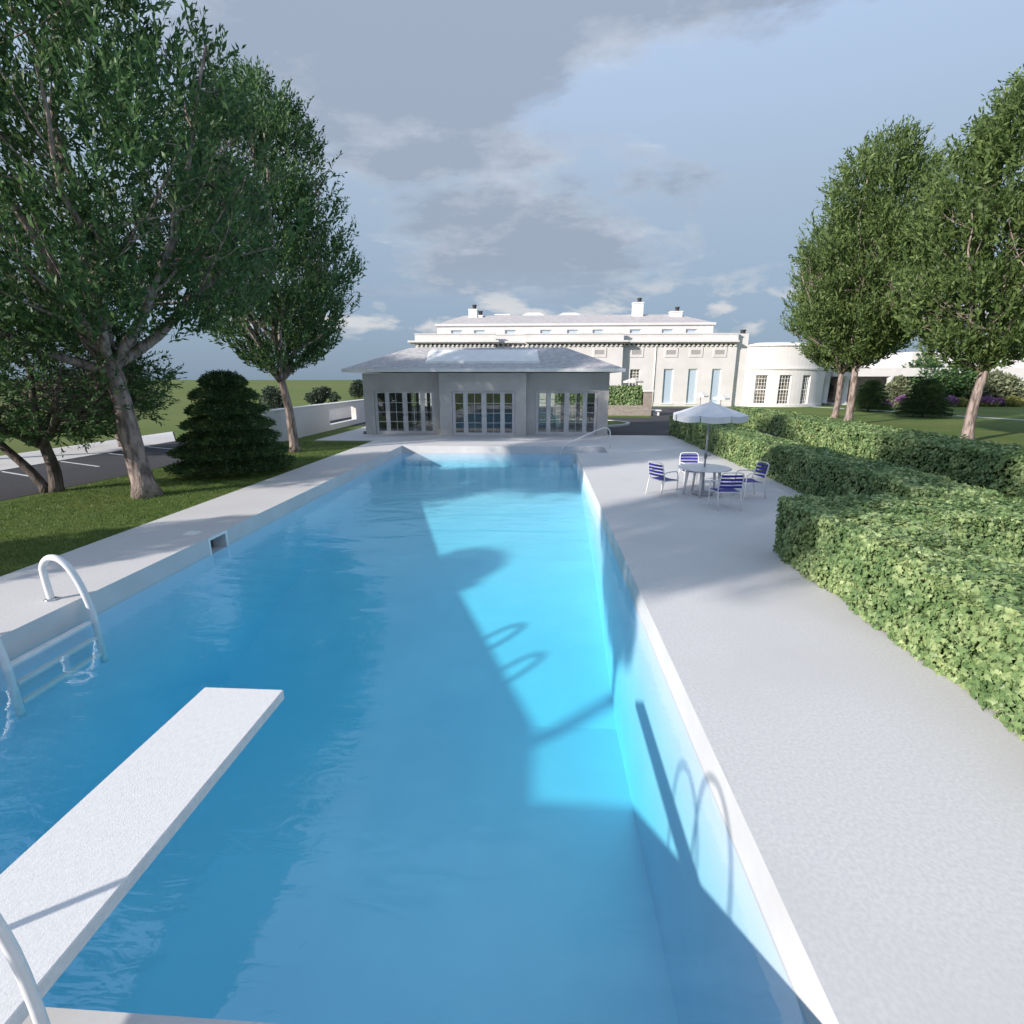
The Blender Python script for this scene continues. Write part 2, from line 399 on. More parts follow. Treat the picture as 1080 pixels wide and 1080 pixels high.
for Y, zf in ((PY0, -3.3), (PY1, -.95)):
    bs.add([(PX0, Y, 0), (PX1, Y, 0), (PX1, Y, -.36), (PX0, Y, -.36)], [(0, 1, 2, 3)], 0)
    bs.add([(PX0, Y, -.36), (PX1, Y, -.36), (PX1, Y, zf), (PX0, Y, zf)], [(0, 1, 2, 3)], 1)
for (a, za), (b, zb) in zip(fl[:-1], fl[1:]):
    bs.add([(PX0, a, za), (PX1, a, za), (PX1, b, zb), (PX0, b, zb)], [(0, 1, 2, 3)], 1)
bs.add([(PX1, SY0, 0), (SX1, SY0, 0), (SX1, SY0, -.75), (PX1, SY0, -.75)], [(0, 1, 2, 3)], 0)
bs.add([(PX1, PY1, 0), (SX1, PY1, 0), (SX1, PY1, -.75), (PX1, PY1, -.75)], [(0, 1, 2, 3)], 0)
bs.add([(SX1, SY0, 0), (SX1, PY1, 0), (SX1, PY1, -.75), (SX1, SY0, -.75)], [(0, 1, 2, 3)], 0)
bs.add([(PX1, SY0, -.75), (SX1, SY0, -.75), (SX1, PY1, -.75), (PX1, PY1, -.75)], [(0, 1, 2, 3)], 1)
bs.box(2.45, SX1 - .004, SY0 + .004, 22.7, -.74, -.14, 0)
bs.box(2.45, SX1 - .004, 22.704, PY1 - .004, -.74, -.30, 1)
bs.box(2.02, 2.446, SY0 + .004, PY1 - .004, -.74, -.36, 1)
bs.box(1.62, 2.016, SY0 + .004, PY1 - .004, -.74, -.55, 1)
# skimmer throat behind the hole in the left wall
x, y0, y1 = PX0, 9.25, 9.75
for q in ([(x, y0, -.07), (x, y1, -.07), (x - .45, y1, -.07), (x - .45, y0, -.07)], [(x, y0, -.36), (x, y1, -.36), (x - .45, y1, -.36), (x - .45, y0, -.36)],
          [(x, y0, -.07), (x, y0, -.36), (x - .45, y0, -.36), (x - .45, y0, -.07)], [(x, y1, -.07), (x, y1, -.36), (x - .45, y1, -.36), (x - .45, y1, -.07)],
          [(x - .45, y0, -.07), (x - .45, y1, -.07), (x - .45, y1, -.36), (x - .45, y0, -.36)]):
    bs.add(q, [(0, 1, 2, 3)], 2)
tag(bs.build('pool_basin', [M['coping'], M['basin'], M['coping']]), kind='structure')
WZ = -.33
w = MB(); e = .02
xs = [PX0 - e, PX1 + e, SX1 + e]
w.add([(PX0 - e, PY0 - e, WZ), (PX1 + e, PY0 - e, WZ), (PX1 + e, SY0 - e, WZ), (SX1 + e, SY0 - e, WZ), (SX1 + e, PY1 + e, WZ), (PX0 - e, PY1 + e, WZ),
       (PX0 - e, PY0 - e, -3.6), (PX1 + e, PY0 - e, -3.6), (PX1 + e, SY0 - e, -3.6), (SX1 + e, SY0 - e, -3.6), (SX1 + e, PY1 + e, -3.6), (PX0 - e, PY1 + e, -3.6)],
      [(0, 1, 2, 3, 4, 5), (11, 10, 9, 8, 7, 6)] + [(i, i + 6, (i + 1) % 6 + 6, (i + 1) % 6) for i in range(6)])
tag(w.build('pool_water', M['water']), kind='structure')

t = thing('skimmer', 'square skimmer opening framed in white high in the left pool wall', 'skimmer', (PX0, 9.5, -.2))
b = MB(); X = PX0
b.box(X, X + .012, 9.19, 9.25, -.38, -.02); b.box(X, X + .012, 9.75, 9.81, -.38, -.02); b.box(X, X + .012, 9.252, 9.748, -.07, -.02)
b.build('frame', M['white_paint'], t)
b = MB().box(X - .3, X - .28, 9.26, 9.74, -.359, -.12); b.build('flap', M['grey_metal'], t)
t = MB().cbox(-7.12, -6.85, 9.35, 9.62, .001, .012, .004).build('deck_cover', M['white_paint'])
tag(t, 'small square white lid set in the deck beside the skimmer', 'deck cover')

# ------------------------------------------------------------------ roads and paths
s = MB().add([(-18.35, -30, -.022), (-13.6, -30, -.022), (-13.85, 12, -.022), (-13.45, 15.5, -.022), (-13.5, 28, -.022), (-18.35, 28, -.022)], [(0, 1, 2, 3, 4, 5)])
tag(s.build('car_park', M['asphalt']), kind='structure')
s = MB().box(-21.85, -18.35, -30, 24.8, -.03, .0)
s.add([(-18.35, 24.8, 0), (-21.85, 29.4, 0), (-21.85, 24.8, 0), (-18.35, 24.8, -.03), (-21.85, 29.4, -.03)], [(0, 1, 2), (0, 3, 4, 1)])
tag(s.build('pavement', M['paving']), kind='structure')
s = MB()
for i in range(12):
    y = 16.1 + 2.2 * (i - 4)
    a, b_ = (-18.2, y), (-15.75, y - 1.05); d = .05
    s.add([(a[0], a[1] - d, -.018), (b_[0], b_[1] - d, -.018), (b_[0], b_[1] + d, -.018), (a[0], a[1] + d, -.018)], [(0, 1, 2, 3)])
tag(s.build('parking_lines', M['line']), kind='structure')
s = MB().add([(3.75, 28.75, -.02), (14, 28.75, -.02), (12.6, 34, -.02), (13.8, 42, -.02), (16, 58.5, -.02), (-20, 58.5, -.02), (-20, 34.2, -.02), (3.75, 34.2, -.02)], [tuple(range(8))])
tag(s.build('driveway', M['asphalt']), kind='structure')
def ellipse(cx, cy, rx, ry, n=40): return [(cx + rx * math.cos(2 * math.pi * i / n), cy + ry * math.sin(2 * math.pi * i / n)) for i in range(n)]
o_, i_ = ellipse(2.6, 36.5, 3.55, 3.0), ellipse(2.6, 36.5, 3.3, 2.75)
s = MB(); n = 40
vs = [(*p, -.02) for p in o_] + [(*p, .10) for p in o_] + [(*p, .10) for p in i_] + [(*p, .02) for p in i_]
s.add(vs, [(k * n + i, k * n + (i + 1) % n, (k + 1) * n + (i + 1) % n, (k + 1) * n + i) for k in range(3) for i in range(n)])
tag(s.build('island_kerb', M['paving']), kind='structure')
s = MB().add([(*p, .06) for p in i_], [tuple(range(n))]); tag(s.build('island_lawn', M['grass']), kind='structure')
s = MB().add([(-2, 42.6, -.012), (9.0, 42.6, -.012), (9.0, 44.9, -.012), (-2, 44.9, -.012)], [(0, 1, 2, 3)]); tag(s.build('grass_verge', M['grass']), kind='structure')
s = MB().add([(30.2, 60.6, -.02), (31.2, 61.6, -.02), (34.2, 53, -.02), (37.3, 41.4, -.02), (42, 24, -.02), (41.3, 24, -.02), (36.6, 41.2, -.02), (33.5, 52.8, -.02)], [(0, 7, 6, 5, 4, 3, 2, 1)])
tag(s.build('path', M['paving']), kind='structure')
s = MB().add([(29.6, 60.6, -.018), (62, 60.6, -.018), (62, 66, -.018), (29.6, 66, -.018)], [(0, 1, 2, 3)])

# ------------------------------------------------------------------ building helpers
def wall_y(b, X0, X1, z0, z1, Y, th, ops, mi=0):
    """wall facing -Y from Y to Y+th with rectangular openings (x0, x1, z0, z1), all at different x"""
    x = X0
    for (a, c, lo, hi) in sorted(ops):
        if a > x: b.box(x, a, Y, Y + th, z0, z1, mi)
        if lo > z0: b.box(a, c, Y, Y + th, z0, lo, mi)
        if hi < z1: b.box(a, c, Y, Y + th, hi, z1, mi)
        x = c
    if X1 > x: b.box(x, X1, Y, Y + th, z0, z1, mi)

def french(t, x0, x1, z0, z1, Y, depth=.07):
    """four-leaf glazed screen set back in its opening: narrow, wide, wide, narrow; four rows of panes"""
    W = x1 - x0
    fr = MB(); gl = MB()
    cols = [(.045, .175, 1), (.245, .465, 2), (.545, .765, 2), (.835, .955, 1)]
    zb, zt = z0 + .16, z1 - .09
    xs = [x0]
    for a, c, _ in cols: xs += [x0 + W * a, x0 + W * c]
    xs.append(x1)
    for i in range(0, len(xs), 2): fr.box(xs[i], xs[i + 1], Y, Y + depth, z0, z1)
    for a, c, k in cols:
        a, c = x0 + W * a, x0 + W * c
        fr.box(a, c, Y + .004, Y + depth - .004, z0, zb); fr.box(a, c, Y + .004, Y + depth - .004, zt, z1)
        for r in range(1, 4):
            z = zb + (zt - zb) * r / 4; fr.box(a, c, Y + .02, Y + depth - .02, z - .014, z + .014)
        if k == 2:
            m = (a + c) / 2
            for r in range(4):
                za = zb + (zt - zb) * r / 4 + (.014 if r else 0); zc = zb + (zt - zb) * (r + 1) / 4 - (.014 if r < 3 else 0)
                fr.box(m - .012, m + .012, Y + .02, Y + depth - .02, za, zc)
        gl.box(a, c, Y + depth / 2 - .003, Y + depth / 2 + .003, zb, zt)
    d = fr.build('french_door', M['frame_grey'], t); gl.build('glass', M['glass'], d)
    for s_ in (-1, 1): MB().box((x0 + x1) / 2 + s_ * .08 - .01, (x0 + x1) / 2 + s_ * .08 + .01, Y - .035, Y, z0 + 1.0, z0 + 1.12).build('handle', M['steel'], d)

# ------------------------------------------------------------------ pool pavilion
pv = thing('pool_house', 'single-storey grey pool house with hipped roof and french doors beyond the pool', 'pool house', (-3.2, 27.9, 0))
YS, YM, YB = 28.62, 27.95, 32.4
b = MB(); H_ = 3.32
wall_y(b, -9.88, -5.5, .0, H_, YS, .22, [(-9.31, -5.93, .02, 2.36)])
wall_y(b, -5.5, -.83, .0, H_, YM, .22, [(-4.83, -1.42, .02, 2.36)])
wall_y(b, -.83, 3.62, .0, H_, YS, .22, [(-.33, 3.04, .02, 2.36)])
b.box(-5.5, -5.28, YM + .22, YS + .22, 0, H_); b.box(-1.05, -.83, YM + .22, YS + .22, 0, H_)
b.box(-9.88, -9.66, YS + .22, YB, 0, H_); b.box(3.40, 3.62, YS + .22, YB, 0, H_)
wall_y(b, -9.88, 3.62, 0, H_, YB, .22, [(-8.3, -5.9, .1, 2.4), (-.3, 2.9, .1, 2.4)])
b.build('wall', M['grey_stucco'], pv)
b = MB().box(-5.27, -5.13, YS + .23, YB - .003, .02, H_ - .05).box(-1.04, -.92, YS + .23, YB - .003, .02, H_ - .05)
b.box(-9.65, -5.28, YS + .3, YB - .01, 2.75, 2.8).box(-5.12, -1.05, YS, YB - .01, 2.75, 2.8).box(-.91, 3.39, YS + .3, YB - .01, 2.75, 2.8)
b.build('interior_wall', M['wall_inside'], pv)
MB().box(-9.65, 3.39, YS + .23, YB - .002, .004, .02).build('floor', M['floor_inside'], pv)
french(pv, -9.30, -5.94, .021, 2.352, YS + .1); french(pv, -4.82, -1.43, .021, 2.352, YM + .1); french(pv, -.32, 3.03, .021, 2.352, YS + .1)
french(pv, -8.29, -5.91, .101, 2.392, YB + .08); french(pv, -.29, 2.89, .101, 2.392, YB + .08)
# hipped roof with a flat top
ex0, ex1, ey0, ey1, ez = -10.45, 4.2, 27.25, 33.15, 3.52
run = 2.93; tz = 4.73
rf = MB()
A = [(ex0, ey0, ez), (ex1, ey0, ez), (ex1, ey1, ez), (ex0, ey1, ez), (ex0 + run, ey0 + run, tz), (ex1 - run, ey0 + run, tz), (ex1 - run, ey1 - run, tz), (ex0 + run, ey1 - run, tz)]
rf.add(A, [(0, 1, 5, 4), (1, 2, 6, 5), (2, 3, 7, 6), (3, 0, 4, 7), (4, 5, 6, 7)])
rf.add([(x_, y_, ez - .001) for x_, y_, _ in A[:4]], [(3, 2, 1, 0)])
roof = rf.build('roof', M['shingle'], pv)
b = MB(); zt_, zb_ = ez - .003, 3.37
b.box(ex0 - .03, ex1 + .03, ey0 - .03, ey0 + .02, zb_, zt_ + .02).box(ex0 - .03, ex1 + .03, ey1 - .02, ey1 + .03, zb_, zt_ + .02)
b.box(ex0 - .03, ex0 + .02, ey0 + .02, ey1 - .02, zb_, zt_ + .02).box(ex1 - .02, ex1 + .03, ey0 + .02, ey1 - .02, zb_, zt_ + .02)
b.box(ex0 + .02, ex1 - .02, ey0 + .02, ey1 - .02, zb_ + .005, zb_ + .03)
b.build('fascia', M['white_paint'], roof)
sl = (tz - ez) / run
def rz_(y): return ez + (y - ey0) * sl
b = MB(); ya, yb = ey0 + .70, ey0 + 2.35
b.add([(-6.2, ya, rz_(ya) - .02), (-.1, ya, rz_(ya) - .02), (-.25, yb, rz_(yb) - .02), (-6.35, yb, rz_(yb) - .02),
       (-6.1, ya + .05, rz_(ya) + .12), (-.2, ya + .05, rz_(ya) + .12), (-.3, yb, rz_(yb) + .10), (-6.15, yb, rz_(yb) + .10)],
      [(0, 1, 5, 4), (1, 2, 6, 5), (2, 3, 7, 6), (3, 0, 4, 7), (4, 5, 6, 7)])
b.build('skylight', M['white_paint'], roof)
b = MB().box(-10.02, -9.885, YS - .06, YS + .1, .0, .16); b.build('downpipe_shoe', M['grey_metal'], pv)

# ------------------------------------------------------------------ white mansion wing
Y0 = 61.5
mw = thing('mansion', 'long white stucco mansion wing with dentilled cornice and grey hipped roof behind the pool house', 'building', (3, 61, 0))
XL = at(437, 352, 60)[0]; X1_, X2_, X3_ = at(522, 355, 60.3)[0], at(554, 355, 60.6)[0], at(656, 390, 60.8)[0]; XR = at(776, 380, 61.5)[0]
zc0 = at(600, 364, 61)[1]; zc1 = at(600, 359.3, 61)[1]; zp = at(600, 351.7, 61)[1]
secs = [(XL, X1_, 60.3), (X1_, X2_, 61.5), (X2_, X3_, 60.8), (X3_, XR, 61.5)]
wins = {3: [], 2: []}
tall = [((700.2 + 697.4) / 2, 10.4), ((726 + 723.2) / 2, 10), ((751 + 748) / 2, 10)]
tallx = []
for xl_, wd in tall:
    a = at(xl_ + .2, 407, 61.5)[0]; c = at(xl_ + .2 + wd, 407, 61.5)[0]; tallx.append((a, c))
tz0, tz1 = at(730, 425, 61.5)[1], at(730, 389, 61.5)[1]
sash = (at(664.5, 394, 61.5)[0], at(675, 394, 61.5)[0], at(670, 408, 61.5)[1], at(670, 389.5, 61.5)[1])
vz0, vz1 = at(708, 374, 61.5)[1], at(708, 369.4, 61.5)[1]
wall = MB()
for k, (a, c, Y) in enumerate(secs):
    ops = [(p, q, tz0, tz1) for p, q in tallx] + [sash] if k == 3 else []
    wall_y(wall, a, c, -.03, zc0, Y, .5, ops)
    wall.box(a, c, Y + .5, 75, -.03, zc0 - .01)
for (a, c, Y) in secs: wall.box(a, c, Y - .06, Y + .02, -.03, .35)
wall.build('wall', M['stucco'], mw)
cor = MB()
for k, (a, c, Y) in enumerate(secs):
    l_ = .75 if k == 0 else 0
    rr = .45 if k in (0, 2) else 0
    cor.box(a - l_, c + rr, Y - .55, 76, zc1 - .2, zc1)
    cor.box(a - l_ * .8, c + rr * .8, Y - .22, 75.5, zc1 - .34, zc1 - .2)
dn = cor
for k, (a, c, Y) in enumerate(secs):
    n = int((c - a) / .5)
    for i in range(n):
        xx = a + (i + .3) * (c - a) / n; dn.box(xx, xx + .22, Y - .16, Y, zc1 - .62, zc1 - .34)
cor.build('cornice', M['stucco'], mw)
pp = MB()
for k, (a, c, Y) in enumerate(secs):
    pp.box(a, c, Y - .15 if k != 3 else Y - .1, Y + .2, zc1, zp - .1); pp.box(a - .06, c + .06, Y - .21 if k != 3 else Y - .16, Y + .26, zp - .1, zp)
pp.box(XL, XL + .35, 60.6, 75, zc1, zp); pp.box(XR - .35, XR, 61.7, 75, zc1, zp)
pp.build('parapet', M['stucco'], mw)
# attic storey
YA = 64.5
ax0, ax1 = at(461, 345, YA)[0], at(752.5, 345, YA)[0]; az1 = at(600, 341, YA)[1]
ww = [(at(p - 6.1, 349, YA)[0], at(p + 6.1, 349, YA)[0], at(600, 351.6, YA)[1], at(600, 347.6, YA)[1]) for p in (481.5, 505.8, 538.4, 575.8, 604, 631, 670.3, 704, 729.4)]
b = MB(); wall_y(b, ax0, ax1, 6.5, az1 - .25, YA, .3, ww); b.box(ax0, ax1, YA + .8, 74, 6.5, az1 - .26)
b.box(ax0 - .2, ax1 + .2, YA - .2, 74.3, az1 - .25, az1)
b.build('attic_wall', M['stucco'], mw)
for (a, c, lo, hi) in ww:
    f_ = MB(); f_.box(a, a + .08, YA + .12, YA + .2, lo, hi).box(c - .08, c, YA + .12, YA + .2, lo, hi).box(a + .08, c - .08, YA + .12, YA + .2, hi - .08, hi)
    wd = f_.build('window', M['white_paint'], mw); MB().box(a + .08, c - .08, YA + .2, YA + .24, lo, hi - .08).build('pane', M['shutter'], wd)
YR = 67.5
rz1 = at(600, 332.3, YR)[1]; rxa, rxb = at(489, 334, YR)[0], at(714, 332, YR)[0]
b = MB().add([(ax0, YA, az1 + .004), (ax1, YA, az1 + .004), (ax1, 74.2, az1 + .004), (ax0, 74.2, az1 + .004), (rxa, YR, rz1), (rxb, YR, rz1), (rxb, 71, rz1), (rxa, 71, rz1)],
             [(0, 1, 5, 4), (1, 2, 6, 5), (2, 3, 7, 6), (3, 0, 4, 7), (4, 5, 6, 7)])
roof = b.build('roof', M['slate_light'], mw)
def onroof(name, xa, xb, ytop, Y, dep, zb=None, cap=None, taper=0):
    a, c, z = at(xa, ytop, Y)[0], at(xb, ytop, Y)[0], at((xa + xb) / 2, ytop, Y)[1]
    zb = rz1 - .6 if zb is None else zb
    m = MB()
    if taper:
        tt = (c - a) * taper
        m.add([(a, Y, rz1 + .01), (c, Y, rz1 + .01), (c, Y + dep, rz1 + .01), (a, Y + dep, rz1 + .01), (a + tt, Y + dep * .3, z), (c - tt, Y + dep * .3, z), (c - tt, Y + dep * .7, z), (a + tt, Y + dep * .7, z)],
              [(0, 1, 5, 4), (1, 2, 6, 5), (2, 3, 7, 6), (3, 0, 4, 7), (4, 5, 6, 7)])
    else: m.box(a, c, Y, Y + dep, zb, z - .12).box(a - .06, c + .06, Y - .06, Y + dep + .06, z - .12, z)
    o = m.build(name, M['white_paint'], roof)
    return o, (a + c) / 2, z
# chimneys: cap pots are folded into a dark-topped mesh of their own at thing level
def pot(x, Y, z, r, h): return MB().lathe([(r, z), (r * .85, z + h * .6), (r * 1.1, z + h * .75), (r * 1.1, z + h), (r * .6, z + h)], (x, Y), 12)
pots = []
for xa, xb, yt, Y, dp, cx in ((494, 503, 325.8, 66.8, 1.2, 500), (504.5, 509, 332.3, 66.8, .6, 506.5), (668.5, 679, 318.6, 66.8, 1.2, 675), (707.8, 720, 328, 66.5, 1, 715)):
    o, xm, z = onroof('chimney', xa, xb, yt, Y, dp)
    pots.append((at(cx, yt, Y)[0], Y + .4, z))
onroof('roof_hatch', 522, 538, 331.2, 67.6, 1.5)
onroof('roof_monitor', 550.5, 574.6, 328.8, 67.6, 3, taper=.22); onroof('roof_monitor', 589, 613, 328.8, 67.6, 3, taper=.22)
for x_, y_, z_ in pots: pot(x_, y_, z_, .26, .5).build('chimney_pot', M['dark'], roof)
# end pier with a pot at the right of the parapet
xa, xb = XR + .0, at(789.5, 355, 62)[0]; b = MB().box(xa + .003, xb, 61.9, 66, -.03, at(785, 351.9, 62)[1]); b.build('end_pier', M['stucco'], mw)
pot(at(785, 351, 62)[0], 62.4, at(785, 351.9, 62)[1], .3, .45).build('chimney_pot', M['dark'], mw)
for a, c in tallx:
    f_ = MB().box(a, a + .1, Y0 + .12, Y0 + .2, tz0, tz1).box(c - .1, c, Y0 + .12, Y0 + .2, tz0, tz1).box(a + .1, c - .1, Y0 + .12, Y0 + .2, tz1 - .1, tz1)
    wd = f_.build('window', M['white_paint'], mw)
    MB().box(a + .1, c - .1, Y0 + .18, Y0 + .22, tz0, tz1 - .1).build('shutter', M['shutter'], wd)
    MB().box(a - .15, c + .15, Y0 - .12, Y0 + .1, tz0 - .14, tz0 - .002).build('sill', M['white_paint'], wd)
def grid_window(t, a, c, lo, hi, Y, nx, nz, bar=.05, mid=True):
    f_ = MB(); f_.box(a, a + .08, Y, Y + .1, lo, hi).box(c - .08, c, Y, Y + .1, lo, hi).box(a + .08, c - .08, Y, Y + .1, hi - .08, hi).box(a + .08, c - .08, Y, Y + .1, lo, lo + .1)
    for i in range(1, nz):
        z = lo + (hi - lo) * i / nz; f_.box(a + .08, c - .08, Y + .03, Y + .08, z - bar / 2 * (2 if i == nz // 2 and mid else 1), z + bar / 2)
    for i in range(1, nx):
        x = a + (c - a) * i / nx; f_.box(x - bar / 2, x + bar / 2, Y + .035, Y + .075, lo + .1, hi - .08)
    wd = f_.build('window', M['white_paint'], t); MB().box(a + .08, c - .08, Y + .1, Y + .13, lo + .1, hi - .08).build('pane', M['dark_glass'], wd)
    return wd
grid_window(mw, *sash, Y0 + .15, 3, 6, .05)
for k, px in enumerate((632.5, 671.7, 708, 734.2, 759.4)):
    Y = 60.8 if px < 656 else 61.5
    a, c = at(px - 5, 371, Y)[0], at(px + 5, 371, Y)[0]; a2, c2 = at(px - 7, 371, Y)[0], at(px + 7, 371, Y)[0]
    lo, hi = vz0 - .28, vz1 + .3
    f_ = MB().box(a2, a, Y - .06, Y, lo, hi).box(c, c2, Y - .06, Y, lo, hi).box(a, c, Y - .06, Y, lo, vz0).box(a, c, Y - .06, Y, vz1, hi)
    vt = f_.build('vent', M['stucco'], mw)
    g_ = MB()
    for i in range(6): z = vz0 + (vz1 - vz0) * i / 6; g_.box(a, c, Y - .03, Y - .002, z + .01, z + (vz1 - vz0) / 6 - .01)
    g_.build('grille', M['grille'], vt)
xd = at(690.5, 390, 61.4)[0]; MB().tube([(xd, 61.44, 0), (xd, 61.44, zc0 - .2)], .055).build('downspout', M['white_paint'], mw)

# ------------------------------------------------------------------ bow-fronted pavilion
rt = thing('bow_fronted_wing', 'white bow-fronted wing with tall multi-pane windows right of the long mansion wing', 'building', (28, 62, 0))
cx, cy, rad = 27.3, 66.6, 6.3
zt_ = at(838, 363, cy - rad)[1] - .15
b = MB(); holes = []
angs = []
for p0, p1 in ((795.7, 808.5), (821, 833.5), (845.5, 853.5)):
    def ang(p):
        a0 = -math.pi / 2; best = None
        for k in range(400):
            a_ = -math.pi * .98 + k * (math.pi * .96) / 400
            x_, y_ = cx + rad * math.cos(a_), cy + rad * math.sin(a_)
            xx = at(p, 410, y_)[0]
            if best is None or abs(xx - x_) < best[0]: best = (abs(xx - x_), a_)
        return best[1]
    angs.append((ang(p0), ang(p1)))
wz0, wz1 = .3, 3.45
cuts = sorted([-math.pi] + [a for q in angs for a in q] + [0.0])
def arc(b, a0, a1, r0, r1, z0, z1, n):
    for i in range(n):
        p, q = a0 + (a1 - a0) * i / n, a0 + (a1 - a0) * (i + 1) / n
        vs = [(cx + r * math.cos(t_), cy + r * math.sin(t_), z) for z in (z0, z1) for r in (r0, r1) for t_ in (p, q)]
        b.add(vs, [(2, 3, 7, 6), (0, 4, 5, 1), (4, 6, 7, 5), (0, 1, 3, 2)], 0, False)
        if i == 0: b.add([vs[0], vs[2], vs[6], vs[4]], [(0, 1, 2, 3)])
        if i == n - 1: b.add([vs[1], vs[3], vs[7], vs[5]], [(0, 3, 2, 1)])
for i in range(len(cuts) - 1):
    a0, a1 = cuts[i], cuts[i + 1]; n = max(2, int((a1 - a0) / .06))
    if any(abs(a0 - q[0]) < 1e-6 for q in angs):
        arc(b, a0, a1, rad - .4, rad, -.03, wz0, n); arc(b, a0, a1, rad - .4, rad, wz1, zt_ - .001, n)
    else: arc(b, a0, a1, rad - .4, rad, -.03, zt_ - .001, n)
b.box(cx - rad + .2, cx + rad + 1.5, cy, cy + 8, -.03, zt_ - .3)
b.build('wall', M['stucco'], rt)
b = MB(); arc(b, -math.pi, 0, rad + .001, rad + .12, 4.05, 4.25, 40); b.build('string_course', M['stucco'], rt)
b = MB(); arc(b, -math.pi, 0, rad + .001, rad + .09, -.03, .25, 40); b.build('plinth', M['stucco'], rt)
b = MB(); b.lathe([(rad + .16, zt_), (rad + .16, zt_ + .15), (rad * .75, zt_ + .45), (rad * .4, zt_ + .62), (0.01, zt_ + .7)], (cx, cy), 64); b.build('roof', M['stucco'], rt)
for a0, a1 in angs:
    m = MB(); gl = MB(); rr = rad - .22
    def pt(a_, z, r=rr): return (cx + r * math.cos(a_), cy + r * math.sin(a_), z)
    def vbar(a_, w_, z0=wz0, z1=wz1):
        da = w_ / rr / 2
        m.add([pt(a_ - da, z0, rr + .05), pt(a_ + da, z0, rr + .05), pt(a_ + da, z1, rr + .05), pt(a_ - da, z1, rr + .05), pt(a_ - da, z0), pt(a_ + da, z0), pt(a_ + da, z1), pt(a_ - da, z1)],
              [(0, 1, 2, 3), (0, 3, 7, 4), (1, 5, 6, 2)])
    for i in range(5): vbar(a0 + (a1 - a0) * i / 4 + (.006 if i == 0 else -.006 if i == 4 else 0), .10 if i in (0, 4) else .036)
    for i in range(9):
        z = wz0 + (wz1 - wz0) * i / 8; h = .055 if i in (0, 4, 8) else .018
        arc(m, a0, a1, rr, rr + .045, max(z - h, wz0), min(z + h, wz1), 3)
    wd = m.build('window', M['white_paint'], rt)
    gl.add([pt(a0, wz0, rr - .02), pt(a1, wz0, rr - .02), pt(a1, wz1, rr - .02), pt(a0, wz1, rr - .02)], [(0, 1, 2, 3)]); gl.build('pane', M['dark_glass'], wd)

# ------------------------------------------------------------------ colonnade and white blocks beyond the lawn
cb = thing('colonnade_building', 'white colonnaded building behind the flower beds at the right edge', 'building', (40, 68, 0))
YC = 66
b = MB(); zb0 = at(930, 397, YC)[1]; zb1 = at(930, 388, YC)[1]
cx0 = cx + rad + 1.5 + .01
b.box(cx0, 52, YC, 76, zb0, zb1)
b.box(at(935, 385, 67)[0], 90, 67, 90, zb1 + .002, at(945, 381, 67)[1]); b.box(at(960, 385, 67.5)[0], 90, 67.5, 90, at(945, 381, 67)[1] + .002, at(960, 371, 67.5)[1])
b.box(52, 110, YC + .3, 80, -.03, zb1 - .003)
b.build('wall', M['stucco'], cb)
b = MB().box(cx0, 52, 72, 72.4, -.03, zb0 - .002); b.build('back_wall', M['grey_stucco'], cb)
b = MB().box(cx0, 52, YC - .5, 72, -.02, .15); b.build('floor', M['paving'], cb)
for px in (870, 891, 937, 975):
    X = at(px, 410, YC + .4)[0]
    MB().lathe([(.46, .15), (.46, .3), (.36, .36), (.31, zb0 - .4), (.40, zb0 - .3), (.42, zb0 - .001)], (X, YC + .4), 16).build('column', M['stucco'], cb)
a = at(868, 410, 71)[0]; c = at(886, 410, 71)[0]
wd = MB().box(a - .2, a, 71.85, 71.98, .16, 4).box(c, c + .2, 71.85, 71.98, .16, 4).box(a, c, 71.85, 71.98, 3.8, 4).build('window', M['white_paint'], cb)
MB().box(a, c, 71.9, 71.93, .16, 3.8).build('pane', M['dark_glass'], wd)

# ------------------------------------------------------------------ garden walls
gw = thing('garden_wall', 'low white rendered wall with a rectangular opening left of the pool house', 'wall', (-13, 30, 0))
b = MB(); hw = 1.52
def wall_x(b, pts, z0, z1, th):
    n = len(pts)
    for i in range(n - 1):
        (x0, y0), (x1, y1) = pts[i], pts[i + 1]; d = math.hypot(x1 - x0, y1 - y0); nx, ny = -(y1 - y0) / d * th, (x1 - x0) / d * th
        q0 = (x0 + nx, y0 + ny) if i == 0 else (pts[i][0] - th, pts[i][1]); q1 = (pts[i + 1][0] - th, pts[i + 1][1])
        b.add([(x0, y0, z0), (x1, y1, z0), (*q1, z0), (*q0, z0), (x0, y0, z1), (x1, y1, z1), (*q1, z1), (*q0, z1)],
              [(0, 1, 5, 4), (1, 2, 6, 5), (2, 3, 7, 6), (3, 0, 4, 7), (4, 5, 6, 7), (3, 2, 1, 0)])
Ya, Yb_ = 31.0, 35.6
oz0, oz1 = .30, 1.22
b.box(-13.25, -12.9, 25.6, Ya, -.03, hw); b.box(-13.25, -12.9, Yb_, 44, -.03, hw)
b.box(-13.25, -12.9, Ya, Yb_, -.03, oz0); b.box(-13.25, -12.9, Ya, Yb_, oz1, hw)
pts = [(-13.35, 24.35), (-13.1, 24.75), (-12.95, 25.15), (-12.9, 25.6)]
for (x0, y0), (x1, y1) in zip(pts[:-1], pts[1:]):
    b.add([(x0, y0, -.03), (x1, y1, -.03), (x1 - .35, y1, -.03), (x0 - .35, y0 + .1, -.03), (x0, y0, hw), (x1, y1, hw), (x1 - .35, y1, hw), (x0 - .35, y0 + .1, hw)],
          [(0, 1, 5, 4), (2, 3, 7, 6), (3, 0, 4, 7), (4, 5, 6, 7)])
b.build('wall', M['stucco'], gw)
